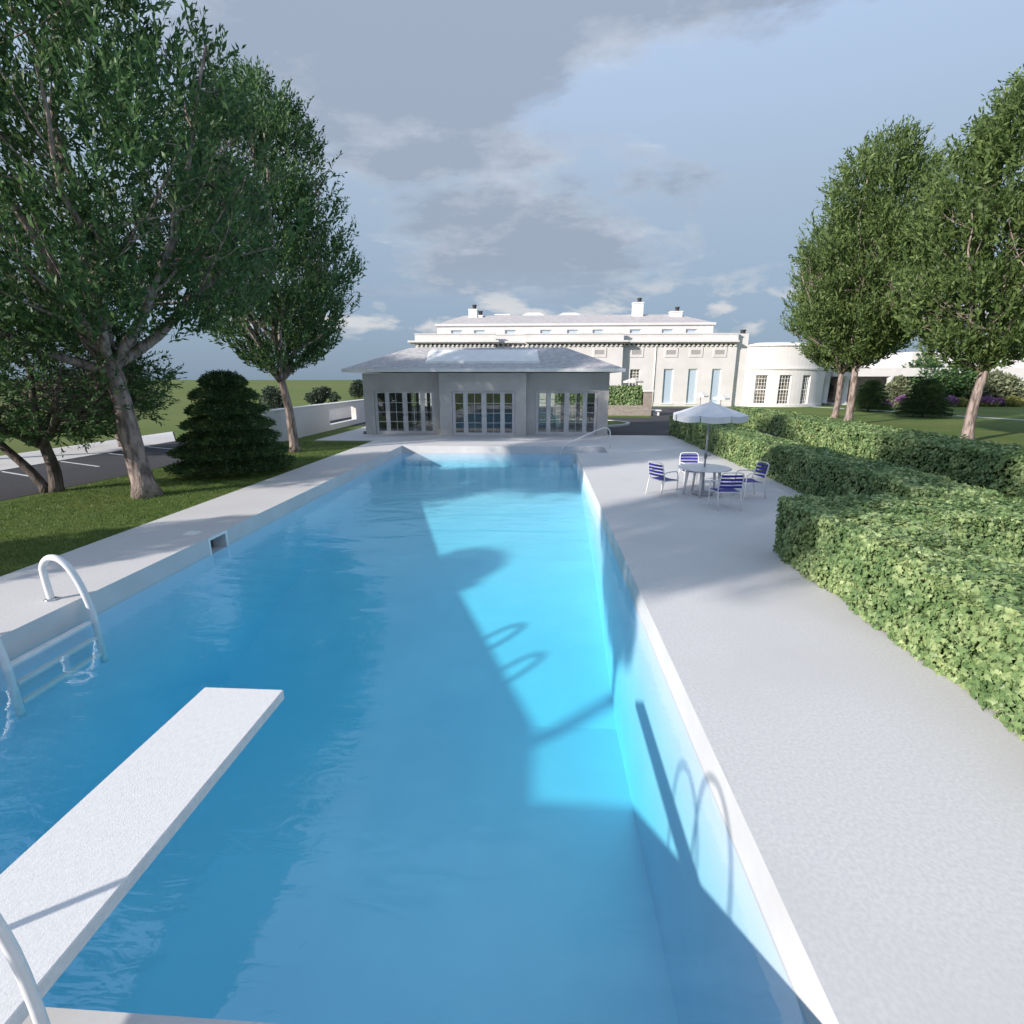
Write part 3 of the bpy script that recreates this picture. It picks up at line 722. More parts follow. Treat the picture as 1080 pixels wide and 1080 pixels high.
b = MB().box(-13.3, -12.86, 24.9, 44, hw + .001, hw + .05); b.build('coping', M['white_paint'], gw)
g2 = MB().box(-17.6, -14.2, 27.6, 27.9, -.03, .85)
g2.box(-17.62, -14.18, 27.56, 27.94, .851, .92)
tag(g2.build('low_wall', M['stucco']), 'short low white wall showing between the conifer and the garden wall', 'wall')
g3 = MB().box(-16.2, -15.8, 30, 60, -.03, .85).box(-16.24, -15.76, 29.96, 60.04, .851, .92)
tag(g3.build('low_wall', M['stucco']), 'long low white wall seen through the opening of the garden wall', 'wall')

# stone retaining wall with clipped hedge, pillar, bench
sw = thing('stone_wall', 'rubble stone retaining wall with a taller capped end pillar beyond the driveway', 'wall', (6, 45.3, 0))
MB().box(1, 8.62, 45, 45.9, -.03, .86).build('wall', M['stone'], sw)
MB().box(8.63, 9.32, 44.9, 46.2, -.03, 1.98).build('pillar', M['stone'], sw)
MB().box(8.55, 9.42, 44.82, 46.28, 1.982, 2.12).build('cap', M['white_paint'], sw)
bn = thing('bench', 'small white stone bench beside the stone pillar', 'bench', (9.9, 46, 0))
MB().cbox(9.4, 10.25, 45.2, 46.6, .36, .46, .02).build('seat', M['white_paint'], bn)
for yy in (45.35, 46.25): MB().box(9.55, 10.1, yy, yy + .16, -.02, .359).build('leg', M['white_paint'], bn)

# ------------------------------------------------------------------ hedges
def seg_hedge(name, label, pts, width, height, dens, size, loc, base=0.0, group=None, sides=True):
    """a clipped hedge along a centre line of corners; leaves lie over a dark inner body"""
    root = thing(name, label, 'hedge', (loc[0], loc[1], base), group)
    core = MB(); PP = []; NN = []
    P2 = [Vector((*p, 0)) for p in pts]
    # offset outline
    def off(i, s_):
        if i == 0: d = (P2[1] - P2[0]).normalized(); m = Vector((-d.y, d.x, 0)); k = 1
        elif i == len(P2) - 1: d = (P2[-1] - P2[-2]).normalized(); m = Vector((-d.y, d.x, 0)); k = 1
        else:
            d0 = (P2[i] - P2[i - 1]).normalized(); d1 = (P2[i + 1] - P2[i]).normalized()
            m = (Vector((-d0.y, d0.x, 0)) + Vector((-d1.y, d1.x, 0))).normalized(); k = 1 / max(.4, m.dot(Vector((-d0.y, d0.x, 0))))
        return P2[i] + m * (s_ * width / 2 * k)
    Lf = [off(i, 1) for i in range(len(P2))]; Rt = [off(i, -1) for i in range(len(P2))]
    ring = Lf + Rt[::-1]; n = len(ring)
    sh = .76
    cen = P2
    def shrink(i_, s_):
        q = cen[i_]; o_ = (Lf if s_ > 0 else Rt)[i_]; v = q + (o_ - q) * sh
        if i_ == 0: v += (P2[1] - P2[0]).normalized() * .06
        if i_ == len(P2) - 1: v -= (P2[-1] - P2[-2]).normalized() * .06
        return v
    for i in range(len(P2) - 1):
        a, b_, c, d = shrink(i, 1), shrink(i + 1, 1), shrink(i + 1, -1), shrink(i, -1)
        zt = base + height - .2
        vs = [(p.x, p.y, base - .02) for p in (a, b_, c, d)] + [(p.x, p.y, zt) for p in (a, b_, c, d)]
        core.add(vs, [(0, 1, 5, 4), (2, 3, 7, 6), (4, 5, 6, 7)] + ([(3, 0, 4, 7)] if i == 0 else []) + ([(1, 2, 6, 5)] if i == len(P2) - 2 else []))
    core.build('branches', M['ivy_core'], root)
    def quad(a, b_, c, d, nrm):
        a, b_, c, d = [np.array(q) for q in (a, b_, c, d)]
        area = np.linalg.norm(np.cross(b_ - a, d - a)) / 2 + np.linalg.norm(np.cross(b_ - c, d - c)) / 2
        m = int(area * dens); u = rng.random((m, 1)); v = rng.random((m, 1))
        P = (a * (1 - u) + b_ * u) * (1 - v) + (d * (1 - u) + c * u) * v
        PP.append(P); NN.append(np.tile(np.array(nrm, dtype=float), (m, 1)))
    z0, z1 = base + .02, base + height
    for i in range(n):
        a, b_ = ring[i], ring[(i + 1) % n]; d = (b_ - a).normalized(); nr = (-d.y, d.x, 0)
        c_ = (a + b_) / 2; mid = P2[0] if False else None
        nr = Vector((d.y, -d.x, 0)); 
        # outward test
        cc = min(P2, key=lambda q: (q - c_).length); cc2 = sum(P2, Vector()) / len(P2)
        j = i if i < len(Lf) - 1 else (n - 2 - i if i >= len(Lf) else None)
        if i < len(Lf) - 1: ref = (P2[i] + P2[i + 1]) / 2
        elif i == len(Lf) - 1: ref = P2[-2]
        elif i < n - 1: k = n - 2 - i; ref = (P2[k] + P2[k + 1]) / 2
        else: ref = P2[1]
        if (c_ - ref).dot(nr) < 0: nr = -nr
        quad((a.x, a.y, z0), (b_.x, b_.y, z0), (b_.x, b_.y, z1), (a.x, a.y, z1), nr)
    for i in range(len(P2) - 1):
        quad((Lf[i].x, Lf[i].y, z1), (Lf[i + 1].x, Lf[i + 1].y, z1), (Rt[i + 1].x, Rt[i + 1].y, z1), (Rt[i].x, Rt[i].y, z1), (0, 0, 1))
    P = np.concatenate(PP); N = np.concatenate(NN)
    # soft swells over the clipped faces
    sw_ = np.array([noise.noise(Vector(p) * 1.6) * .10 + noise.noise(Vector(p) * 4.5) * .075 for p in P]).reshape(-1, 1)
    P = P + N * (sw_ - rng.random((len(P), 1)) ** 1.6 * .12)
    up = np.array([[0, 0, 1.0]])
    T = rng.normal(size=P.shape) * .55 + np.where(np.abs(N[:, 2:3]) > .5, np.array([[-.5, -.35, .1]]), np.array([[0, 0, -.55]]))
    Nn = N + rng.normal(size=P.shape) * .42 + np.where(np.abs(N[:, 2:3]) > .5, 0, .35) * up
    S = size * (.65 + .7 * rng.random(len(P)))
    V, F = lobed(P, Nn, T, S)
    np_mesh('leaves', V, [F], M['ivy'], root, loc=(loc[0], loc[1], base))
    return root

seg_hedge('hedge', 'large ivy-leaved clipped hedge in the right foreground bounding the deck', [(4.85, -1.5), (4.85, 8.35), (8.2, 8.55), (12.6, 8.7)], 1.35, 1.02, 1600, .059, (6, 6), group='clipped hedges')
seg_hedge('hedge', 'straight clipped hedge along the deck behind the patio table', [(7.72, 9.5), (7.72, 20), (7.8, 29.5)], 1.25, 1.03, 850, .064, (7.7, 20), group='clipped hedges')
seg_hedge('hedge', 'outer clipped hedge bordering the right lawn below the tree trunks', [(13.75, 4), (13.6, 20), (14.6, 38)], 2.0, 1.03, 420, .088, (13.6, 20), group='clipped hedges')
seg_hedge('hedge', 'bright clipped hedge growing on top of the stone wall across the driveway', [(1.2, 45.55), (8.45, 45.55)], .95, 1.6, 150, .15, (5, 45.5), base=.84, group='clipped hedges')

# ------------------------------------------------------------------ trees
def interp(u, xs, ys): return np.interp(u, xs, ys)

def tree_meshes(seed, fork, zbot, ztop, rmax, prof, nspray, leaf_len, per=13, trunk_r=.26, lean=(0, 0), limbs=7, twin=None, upright=1.0, width=.17, droop=0, leafm='leaf', bark='bark', gap=.0, shell=.5, root=None, flare=1.18):
    rs = np.random.default_rng(seed); random.seed(seed)
    tr = MB(); H = ztop - zbot
    px, py = zip(*prof)
    def env(u, az):
        r = rmax * float(np.interp(u, px, py))
        nv = noise.noise(Vector((math.cos(az) * 1.3, math.sin(az) * 1.3, u * 3.2 + seed)))
        n2 = noise.noise(Vector((math.cos(az) * 4.2, math.sin(az) * 4.2, u * 11 + seed)))
        return r * (1 + .26 * nv + .16 * n2)
    ax = lambda z: Vector((lean[0] * min(z / fork, 1.5), lean[1] * min(z / fork, 1.5), z))
    # trunk
    stems = twin or [((0, 0), (0, 0), 1)]
    F0 = None
    for (bx, by), (dx, dy), k in stems:
        path = []; rad = []
        for i in range(9):
            t_ = i / 8; z = -.05 + fork * t_
            path.append(Vector((bx + (lean[0] + dx) * t_ + .04 * math.sin(t_ * 5 + seed), by + (lean[1] + dy) * t_ + .03 * math.sin(t_ * 4), z)))
            rad.append(trunk_r * k * (.72 + (flare - .72) * max(0, 1 - t_ * 6) ** 2 + .28 * (1 - t_) ))
        tr.tube(path, rad, 14)
        if F0 is None: F0 = path[-1]; R0 = rad[-1]
        tops = path[-1]
    def curve(a, b_, bend, n):
        mid = a.lerp(b_, .5) + bend
        out = []
        for i in range(n + 1):
            t_ = i / n; p = a * (1 - t_) ** 2 + mid * (2 * t_ * (1 - t_)) + b_ * t_ ** 2
            w_ = .05 * (b_ - a).length * math.sin(math.pi * t_)
            out.append(p + Vector((noise.noise(p * 1.1 + Vector((seed, 0, 0))), noise.noise(p * 1.1 + Vector((0, seed, 0))), 0)) * w_)
        return out
    def target(u, az, f_=.93):
        z = zbot + H * u; r = env(u, az) * f_; c = Vector((lean[0], lean[1], 0))
        return Vector((c.x + r * math.cos(az), c.y + r * math.sin(az), z))
    tips = []
    for i in range(limbs + 1):
        if i == limbs: az = 0; T_ = Vector((lean[0], lean[1], zbot + H * .93)); r0 = R0 * .75
        else:
            az = 2 * math.pi * (i + random.uniform(-.25, .25)) / limbs; u = random.uniform(.12, .62) if i % 2 else random.uniform(.45, .85)
            T_ = target(u, az); r0 = R0 * random.uniform(.5, .7)
        st_ = F0 + Vector((0, 0, random.uniform(-.25, .0)))
        c = curve(st_, T_, Vector((0, 0, -.08 * (T_ - st_).length * (1 if i < limbs else 0))) + Vector((math.cos(az), math.sin(az), 0)) * (.10 * (T_ - st_).length * upright * (i < limbs)), 10)
        tr.tube(c, [r0 * (1 - .85 * k / 10) + .008 for k in range(11)], 8)
        for s_ in range(8):
            k = random.randint(2, 9); p0 = c[k]; az2 = math.atan2(p0.y - lean[1], p0.x - lean[0]) + random.uniform(-.9, .9)
            u0 = (p0.z - zbot) / H; T2 = target(min(.97, max(.03, u0 + random.uniform(.02, .28))), az2, random.uniform(.7, .97))
            if (T2 - p0).length > rmax * 1.3: T2 = p0 + (T2 - p0).normalized() * rmax * 1.3
            c2 = curve(p0, T2, Vector((0, 0, -.12 * (T2 - p0).length)), 6)
            rr = max(.012, r0 * (1 - .85 * k / 10) * .5)
            tr.tube(c2, [rr * (1 - .8 * q / 6) + .004 for q in range(7)], 5)
            for s3 in range(4):
                q = random.randint(2, 6); p1 = c2[q]; d = Vector((random.uniform(-1, 1), random.uniform(-1, 1), random.uniform(.1, 1.0))) * random.uniform(.5, 1.1)
                c3 = curve(p1, p1 + d, Vector((0, 0, -.1)), 3); tr.tube(c3, [.012, .009, .007, .004], 4, cap=False); tips.append(c3[-1])
    # sprays of leaves filling an uneven envelope
    n = nspray; got = []
    while len(got) < n:
        m = 4000
        u = rs.random(m); az = rs.random(m) * 2 * math.pi; q = rs.random(m) ** shell
        keep = rs.random(m) < np.interp(u, px, py)
        for k in np.nonzero(keep)[0]:
            r = env(u[k], az[k]) * q[k]; z = zbot + H * u[k]
            P = Vector((lean[0] + r * math.cos(az[k]), lean[1] + r * math.sin(az[k]), z))
            g_ = .7 * noise.noise(P * .8 + Vector((seed * 3.1, 0, 0))) + .6 * noise.noise(P * 1.7)
            if g_ < gap - .02 + (.18 * (q[k] > .93)): continue
            got.append((P.x, P.y, P.z, math.cos(az[k]), math.sin(az[k]), q[k]))
            if len(got) >= n: break
    G = np.array(got); 
    if tips:
        tp = np.array([[t_.x, t_.y, t_.z, 0, 0, 1] for t_ in tips]); G = np.concatenate([G, tp])
    n = len(G)
    D = unit(np.stack([G[:, 3] * .7, G[:, 4] * .7, np.full(n, 1.15 * upright - droop)], 1) + rs.normal(size=(n, 3)) * .36)
    ln = (.42 + .36 * rs.random(n)) * (leaf_len / .17)
    t_ = (np.arange(per) + .5) / per
    base = G[:, None, :3] + D[:, None, :] * (ln[:, None] * t_[None, :])[..., None]
    LD = D[:, None, :] * .95 + rs.normal(size=(n, per, 3)) * .55
    S = leaf_len * (.7 + .6 * rs.random((n, per))) * (1.1 - .35 * t_)[None, :]
    V, F = blades(base.reshape(-1, 3), LD.reshape(-1, 3), S.reshape(-1), width)
    return tr, V, F

PROF = [(0, .25), (.05, .62), (.14, .88), (.3, 1), (.55, .93), (.75, .72), (.9, .42), (1, .06)]
def plant_tree(name, label, cat, loc, bark, leafm, group=None, **kw):
    root = thing(name, label, cat, loc, group)
    tr, V, F = tree_meshes(**kw)
    tr.build('trunk', M[bark], root, world=False)
    np_mesh('crown', V, [F], M[leafm], root)
    return root
G_L = 'upright broadleaf trees along the pool'
t1 = plant_tree('shade_tree', 'large thick-trunked tree on the left lawn with wide dark spreading limbs', 'tree', (-10.52, 12.82, -.03), 'bark', 'leaf_cool', G_L,
                seed=3, fork=3.45, zbot=3.75, ztop=12.8, rmax=4.3, prof=[(0, .2), (.05, .6), (.12, .85), (.25, 1), (.45, 1), (.7, .9), (.88, .65), (1, .12)], nspray=4600, leaf_len=.19, trunk_r=.27, lean=(-.33, 0), limbs=8)
t2 = plant_tree('shade_tree', 'upright full-crowned tree between the conifer and the garden wall', 'tree', (-10.5, 21.4, -.03), 'bark', 'leaf_cool', G_L,
                seed=11, fork=3.1, zbot=3.0, ztop=13.6, rmax=3.05, prof=[(0, .08), (.05, .42), (.13, .78), (.27, 1), (.55, 1), (.75, .86), (.9, .6), (1, .08)], nspray=4600, leaf_len=.19, trunk_r=.2, lean=(-.3, 0), limbs=7)
t3 = plant_tree('shade_tree', 'egg-shaped lawn tree whose trunk stands nearest the right edge', 'tree', (21.3, 27.05, -.03), 'bark', 'leaf', 'egg-shaped trees on the right lawn',
                seed=21, fork=3.5, zbot=3.2, ztop=15.4, rmax=4.1, prof=[(0, .08), (.05, .4), (.13, .75), (.28, 1), (.5, .97), (.7, .82), (.88, .55), (1, .08)], nspray=3600, leaf_len=.29, trunk_r=.25, lean=(.1, 0), limbs=7)
def place_copy(src, loc, rz, sc, label):
    c = copy_tree(src); c.location = loc; c.rotation_euler = (0, 0, rz); c.scale = sc; c['label'] = label; return c
place_copy(t3, (21.25, 37.2, -.03), 2.1, (1.02, 1.02, 1.12), 'egg-shaped lawn tree with bright leaves just left of the small conifer')
place_copy(t3, (23.9, 43.8, -.03), 4.0, (.95, .95, 1.02), 'egg-shaped tree tucked behind the left one of the right lawn')
place_copy(t3, (27.8, 28.0, -.03), .8, (1, 1, .98), 'egg-shaped tree cut by the right edge of the picture')
place_copy(t2, (-10.5, .2, -.03), 2.4, (.88, .88, 1.2), 'shade tree beside the diving end with its crown over the left edge')

place_copy(t2, (-23.8, 16.8, -.03), 3.0, (1.2, 1.2, .88), 'tall shade tree beyond the pavement at the far left edge')
t4 = plant_tree('twin_stem_tree', 'twin-stemmed low tree with layered dark foliage at the edge of the car park', 'tree', (-13.5, 13.25, -.03), 'bark_dark', 'leaf_cool', None,
                seed=31, fork=1.5, zbot=1.5, ztop=5.6, rmax=3.0, prof=[(0, .5), (.12, .95), (.35, 1), (.6, .85), (.85, .5), (1, .12)], nspray=3000, leaf_len=.13, trunk_r=.17,
                limbs=9, twin=[((0, 0), (0, 0), 1), ((-.12, -.1), (-.95, -.15), .75)], upright=.5, droop=.35, gap=.06, shell=.45)
t5 = plant_tree('small_tree', 'small tree with leaning pale trunk and dark rounded crown beyond the car park', 'tree', (-19.2, 22.5, -.03), 'bark', 'shrub', None,
                seed=41, fork=1.6, zbot=1.3, ztop=3.6, rmax=2.0, prof=[(0, .5), (.15, .95), (.5, 1), (.8, .7), (1, .15)], nspray=1100, leaf_len=.13, trunk_r=.13, lean=(-.35, 0), limbs=5, upright=.6)

# conifers in stacked tiers
def conifer_mesh(seed, H, Rb, tiers, n, blen):
    rs = np.random.default_rng(seed); P = []; D = []
    for k in range(tiers):
        u = (k + .35) / tiers; z = H * (.05 + .9 * u); r = Rb * (1 - .64 * u) * (1 + .04 * math.sin(k * 2.3)) * (.8 if k == tiers - 1 else 1)
        m = int(n * (r / Rb) ** 1.25 / tiers * 1.9)
        az = rs.random(m) * 2 * math.pi; q = rs.random(m) ** .4
        lump = np.array([noise.noise(Vector((math.cos(a) * 3.6, math.sin(a) * 3.6, k * 3.3 + seed))) + .5 * noise.noise(Vector((math.cos(a) * 9, math.sin(a) * 9, k * 5.1))) for a in az])
        rr = r * q * (1 + .15 * lump)
        sp = H * .9 / tiers
        topz = sp * (.66 + .5 * (1 - q ** 2.2)); low = sp * (-.06 + .16 * q ** 3)
        f = np.where(rs.random(m) < .62, rs.random(m) ** .35, rs.random(m))
        zz = z - sp * .5 + low + (topz - low) * f * (1 - .55 * q ** 7) + lump * .06
        P.append(np.stack([rr * np.cos(az), rr * np.sin(az), zz], 1))
        D.append(np.stack([np.cos(az) * .9, np.sin(az) * .9, np.full(m, .3)], 1) + rs.normal(size=(m, 3)) * .45)
    P = np.concatenate(P); D = unit(np.concatenate(D))
    # inner boughs so that the tiers are not hollow
    m = n // 4; u = rs.random(m); az = rs.random(m) * 6.283; r = Rb * (1 - .7 * u) * .5 * np.sqrt(rs.random(m))
    P = np.concatenate([P, np.stack([r * np.cos(az), r * np.sin(az), H * (.06 + .88 * u)], 1)]); D = np.concatenate([D, unit(rs.normal(size=(m, 3)))])
    return blades(P, D, blen * (.6 + .8 * rs.random(len(P))), .13)
def conifer(label, loc, seed, H, Rb, tiers, n, blen, group=None):
    root = thing('conifer', label, 'conifer', loc, group)
    b = MB().tube([(0, 0, -.05), (0, 0, H * .5), (0, 0, H * .93)], [.11, .08, .02], 8); rs = random.Random(seed)
    for k in range(tiers):
        u = (k + .35) / tiers; z = H * (.05 + .9 * u); r = Rb * (1 - .72 * u) * .85
        for i in range(11):
            a = 2 * math.pi * (i + rs.random()) / 11; b.tube([(0, 0, z - .05), (r * math.cos(a), r * math.sin(a), z)], [.03, .008], 4, cap=False)
    b.build('trunk', M['bark_dark'], root, world=False)
    V, F = conifer_mesh(seed, H, Rb, tiers, n, blen)
    np_mesh('crown', V, [F], M['needle'], root)
    return root
conifer('broad dark tiered conifer on the left lawn by the pool edge', (-10.35, 16.6, -.03), 5, 3.45, 1.88, 7, 46000, .105)
conifer('tiered conifer on the right lawn nearest the bow-fronted wing', (31.9, 52.9, -.03), 6, 3.1, 2.0, 8, 20000, .12, 'conifers on the right lawn')
conifer('wider tiered conifer on the right lawn in front of the flowers', (31.7, 45.2, -.03), 8, 3.2, 2.0, 8, 22000, .12, 'conifers on the right lawn')
conifer('short conifer beside the car park edge near the ladder', (-12.6, 5.4, -.03), 9, 4.2, 1.9, 7, 9000, .2)

def shrub(name, label, loc, blobs, n, size, mat, group=None, cat='shrub', stem=True, mat2=None, mat2_share=0):
    root = thing(name, label, cat, loc, group); rs = np.random.default_rng(int(abs(loc[0] * 7 + loc[1] * 13)))
    tot = sum(b_[3] ** 2 for b_ in blobs); P = []; N = []
    for (x, y, z, r, sq) in blobs:
        m = int(n * r * r / tot); d = unit(rs.normal(size=(m, 3))); q = (rs.random((m, 1)) ** .3)
        lump = np.array([noise.noise(Vector(k) * 2.3 + Vector((x, y, z))) for k in d]).reshape(-1, 1)
        p = d * q * r * (1 + .3 * lump); p[:, 2] *= sq; p += np.array([x, y, z]); P.append(p); N.append(d)
    P = np.concatenate(P); N = np.concatenate(N); P[:, 2] = np.maximum(P[:, 2], .03)
    V, F = blades(P, N + rs.normal(size=P.shape) * .8, size * (.6 + .8 * rs.random(len(P))), .33)
    if mat2:
        c = int(len(P) * (1 - mat2_share)); up = P[:, 2] + rs.random(len(P)) * .25; thr = np.quantile(up, 1 - mat2_share); sel = up > thr
        mi = np.concatenate([sel, sel]).astype(np.int32)
        np_mesh('crown', V, [F], [M[mat], M[mat2]], root, mi=mi)
    else: np_mesh('crown', V, [F], M[mat], root)
    if stem:
        b = MB(); rr = random.Random(3)
        for (x, y, z, r, sq) in blobs: b.tube([(x * .2, y * .2, -.03), (x * .7, y * .7, z * .6), (x, y, z)], [.07, .05, .02], 6)
        b.build('stem', M['bark_dark'], root, world=False)
    return root
GF = 'round bushes standing in the far field'
shrub('bush', 'round dark bush in the far field above the left end of the garden wall', (-27.2, 51.8, -.03), [(0, 0, 1.45, .95, .9), (-.8, .2, .8, .75, .9), (.75, 0, 1.0, .85, .9), (-.3, 0, 1.8, .6, .9), (.2, .1, .6, .8, .8)], 2600, .2, 'shrub', GF)
shrub('bush', 'dark bush with a low side lobe above the middle of the garden wall', (-26.5, 61.8, -.03), [(0, 0, 1.3, .95, .9), (-1.2, 0, .8, .75, .8), (1.5, 0, .9, .65, .9), (.5, 0, 1.6, .6, .9), (-.5, 0, .7, .8, .8)], 2600, .22, 'shrub', GF)
shrub('bush', 'dark bush in the far field half hidden by the pool house wall', (-29.7, 84, -.03), [(0, 0, 1.7, 1.2, .95), (-.7, 0, 1, .9, .9), (.9, 0, 1.3, 1.1, .9), (0, 0, 2.3, .7, .9)], 2400, .26, 'shrub', GF)

# planting in front of the colonnade
GB = 'flowering bushes in the far bed'
def far_bush(px, w_, ytop, ybot, Y, mat, label, mat2=None, share=0, name='flower_bush', cat='flower bush', n=1500, group=GB, size=.2):
    X = at(px, ybot, Y)[0]; zt = at(px, ytop, Y)[1]; wr = abs(at(px + w_ / 2, ybot, Y)[0] - X)
    bl = [(0, 0, zt * .5, max(wr * .6, .3), zt * .5 / max(wr * .6, .3)), (-wr * .55, .1, zt * .42, wr * .45, zt * .42 / (wr * .45)), (wr * .55, -.1, zt * .4, wr * .45, zt * .42 / (wr * .45))]
    return shrub(name, label, (X, Y, -.03), bl, n, size, mat, group, cat, mat2=mat2, mat2_share=share)
far_bush(934.5, 10, 422.5, 430, 60, 'shrub', 'tiny purple-topped bush beside the small right conifer', 'flower_purple', .5, n=700)
far_bush(951, 14, 417, 430, 61, 'shrub_pale', 'purple-topped pale bush between the two right conifers', 'flower_purple', .4)
far_bush(930, 18, 412, 427, 63, 'shrub_pale', 'grey-green rounded bush beside the white column', name='bush', cat='bush')
far_bush(945, 26, 396, 422, 64, 'shrub_pale', 'tall pale olive bush between the white column and the larger conifer', name='bush', cat='bush', n=2600, size=.26)
far_bush(1001, 16, 417.5, 428, 62, 'shrub_pale', 'pink and purple flower bush right of the larger conifer', 'flower_purple', .6)
far_bush(1012, 17, 420, 429, 62, 'flower_mix', 'yellow-green flower bush left of the right tree trunk')
far_bush(1040, 22, 418, 427, 63, 'flower_mix', 'flower bush with purple tips right of the right tree trunk', 'flower_purple', .5)
far_bush(1052, 11, 420, 428, 63, 'shrub', 'low deep purple flower bush beside the yellow one', 'flower_purple', .6)
far_bush(1065, 26, 418.5, 429, 63, 'flower_mix', 'yellow and orange flower bush at the right edge')
far_bush(1003, 52, 382, 424, 66, 'leaf_cool', 'wide dark green tree crown behind the larger conifer', name='garden_tree', cat='tree', n=4500, group=None, size=.36)
far_bush(1045, 62, 392, 422, 65, 'shrub_pale', 'broad pale olive tree crown behind the right trunk', name='garden_tree', cat='tree', n=5000, group=None, size=.36)

far_bush(966, 46, 372, 424, 67, 'leaf_cool', 'dark garden tree in front of the white building, left of the wide one', name='garden_tree', cat='tree', n=4200, group=None, size=.36)
# lawn blades close to the pool on the left
def blades_patch():
    n = 70000
    P = np.stack([rng.uniform(-13.4, -8.46, n), 3 + 22 * rng.random(n) ** 1.3, np.full(n, -.03)], 1)
    D = rng.normal(size=(n, 3)) * .4; D[:, 2] = 1
    V, F = blades(P, D, .035 + .04 * rng.random(n), .09)
    o = np_mesh('grass', V, [F], M['blade']); tag(o, 'short mown grass on the left lawn beside the deck', 'grass', kind='stuff')
blades_patch()

# ------------------------------------------------------------------ pool fittings
def smooth_path(pts, n=6):
    P = [Vector(p) for p in pts]; P = [P[0]] + P + [P[-1]]; out = []
    for i in range(1, len(P) - 2):
        for k in range(n):
            t_ = k / n; a, b_, c, d = P[i - 1], P[i], P[i + 1], P[i + 2]
            out.append(.5 * ((2 * b_) + (c - a) * t_ + (2 * a - 5 * b_ + 4 * c - d) * t_ * t_ + (3 * b_ - a - 3 * c + d) * t_ ** 3))
    out.append(P[-2]); return out
ld = thing('pool_ladder', 'white pool ladder with thick looped rails over the left pool edge', 'ladder', (-6.6, 5.8, 0))
for yy in (6.28, 5.05):
    MB().tube(smooth_path([(-6.84, yy, 0), (-6.86, yy, .3), (-6.85, yy, .5), (-6.74, yy, .62), (-6.58, yy, .60), (-6.44, yy, .42), (-6.33, yy, .1), (-6.27, yy, -.3), (-6.25, yy, -.95)], 6), .045, 12).build('rail', M['metal_white'], ld)
    MB().lathe([(.085, .001), (.085, .015), (.05, .03)], (-6.84, yy), 16).build('flange', M['steel'], ld)
for z, x in ((-.31, -6.30), (-.55, -6.27), (-.8, -6.26)): MB().cbox(x - .05, x + .04, 5.095, 6.235, z - .02, z + .02, .008).build('tread', M['metal_white'], ld)
hr = thing('handrail', 'thin white handrail sloping over the steps at the far right pool corner', 'handrail', (3.1, 23.5, 0))
MB().tube(smooth_path([(3.12, 23.5, 0), (3.12, 23.5, .55), (3.05, 23.5, .80), (2.85, 23.5, .88), (2.4, 23.5, .72), (1.3, 23.5, .18), (.98, 23.5, -.05), (.88, 23.5, -.35), (.86, 23.5, -.9)], 6), .028, 10).build('rail', M['metal_white'], hr)
MB().lathe([(.06, .001), (.06, .012), (.035, .02)], (3.12, 23.5), 14).build('flange', M['steel'], hr)

dbd = thing('diving_board', 'white gritty diving board reaching over the water in the foreground', 'diving board', (-2.45, -.3, 0))
b = MB().cbox(-2.79, -2.11, -1.2, 3.64, .42, .50, .006)
b.build('board', M['board_top'], dbd)
for yy in (-.9, .9):
    MB().box(-2.72, -2.62, yy, yy + .12, .001, .419).build('leg', M['metal_white'], dbd); MB().box(-2.28, -2.18, yy, yy + .12, .001, .419).build('leg', M['metal_white'], dbd)
for sx in (-2.93, -1.97):
    MB().tube(smooth_path([(sx, .5, 0), (sx, .5, .9), (sx, .65, 1.4), (sx, .95, 1.58), (sx, 1.23, 1.4), (sx, 1.35, .9), (sx, 1.37, 0)], 6), .022, 8).build('hand_hoop', M['metal_white'], dbd)

# ------------------------------------------------------------------ patio table, parasol, chairs
tb = thing('patio_table', 'round white patio table under the parasol on the deck', 'table', (4.35, 13.75, 0))
MB().lathe([(.0, .70), (.62, .70), (.665, .705), (.68, .72), (.67, .735), (.62, .742), (0, .742)], (4.35, 13.75), 40).build('tabletop', M['plastic_white'], tb)
for a in (35, 105, 180, 245, 315):
    c, s_ = math.cos(R(a)), math.sin(R(a))
    MB().tube([(4.35 + .42 * c, 13.75 + .42 * s_, .70), (4.35 + .5 * c, 13.75 + .5 * s_, .0)], [.062, .045], 10, flat=.6).build('leg', M['plastic_white'], tb)
um = thing('parasol', 'open white parasol rising through the patio table', 'parasol', (4.35, 13.75, 0))
MB().lathe([(0, .001), (.27, .001), (.27, .05), (.2, .075), (.05, .1), (.035, .35), (0, .35)], (4.35, 13.75), 28).build('base', M['pole_grey'], um)
MB().tube([(4.35, 13.75, .05), (4.35, 13.75, 2.42)], .026, 12).build('pole', M['pole_grey'], um)
b = MB().tube([(4.35, 13.75, .98), (4.35, 13.75, 1.10)], .04, 10).tube([(4.35, 13.75, 1.04), (4.44, 13.71, 1.04), (4.46, 13.70, 1.09)], .012, 6); b.build('crank', M['grey_metal'], um)
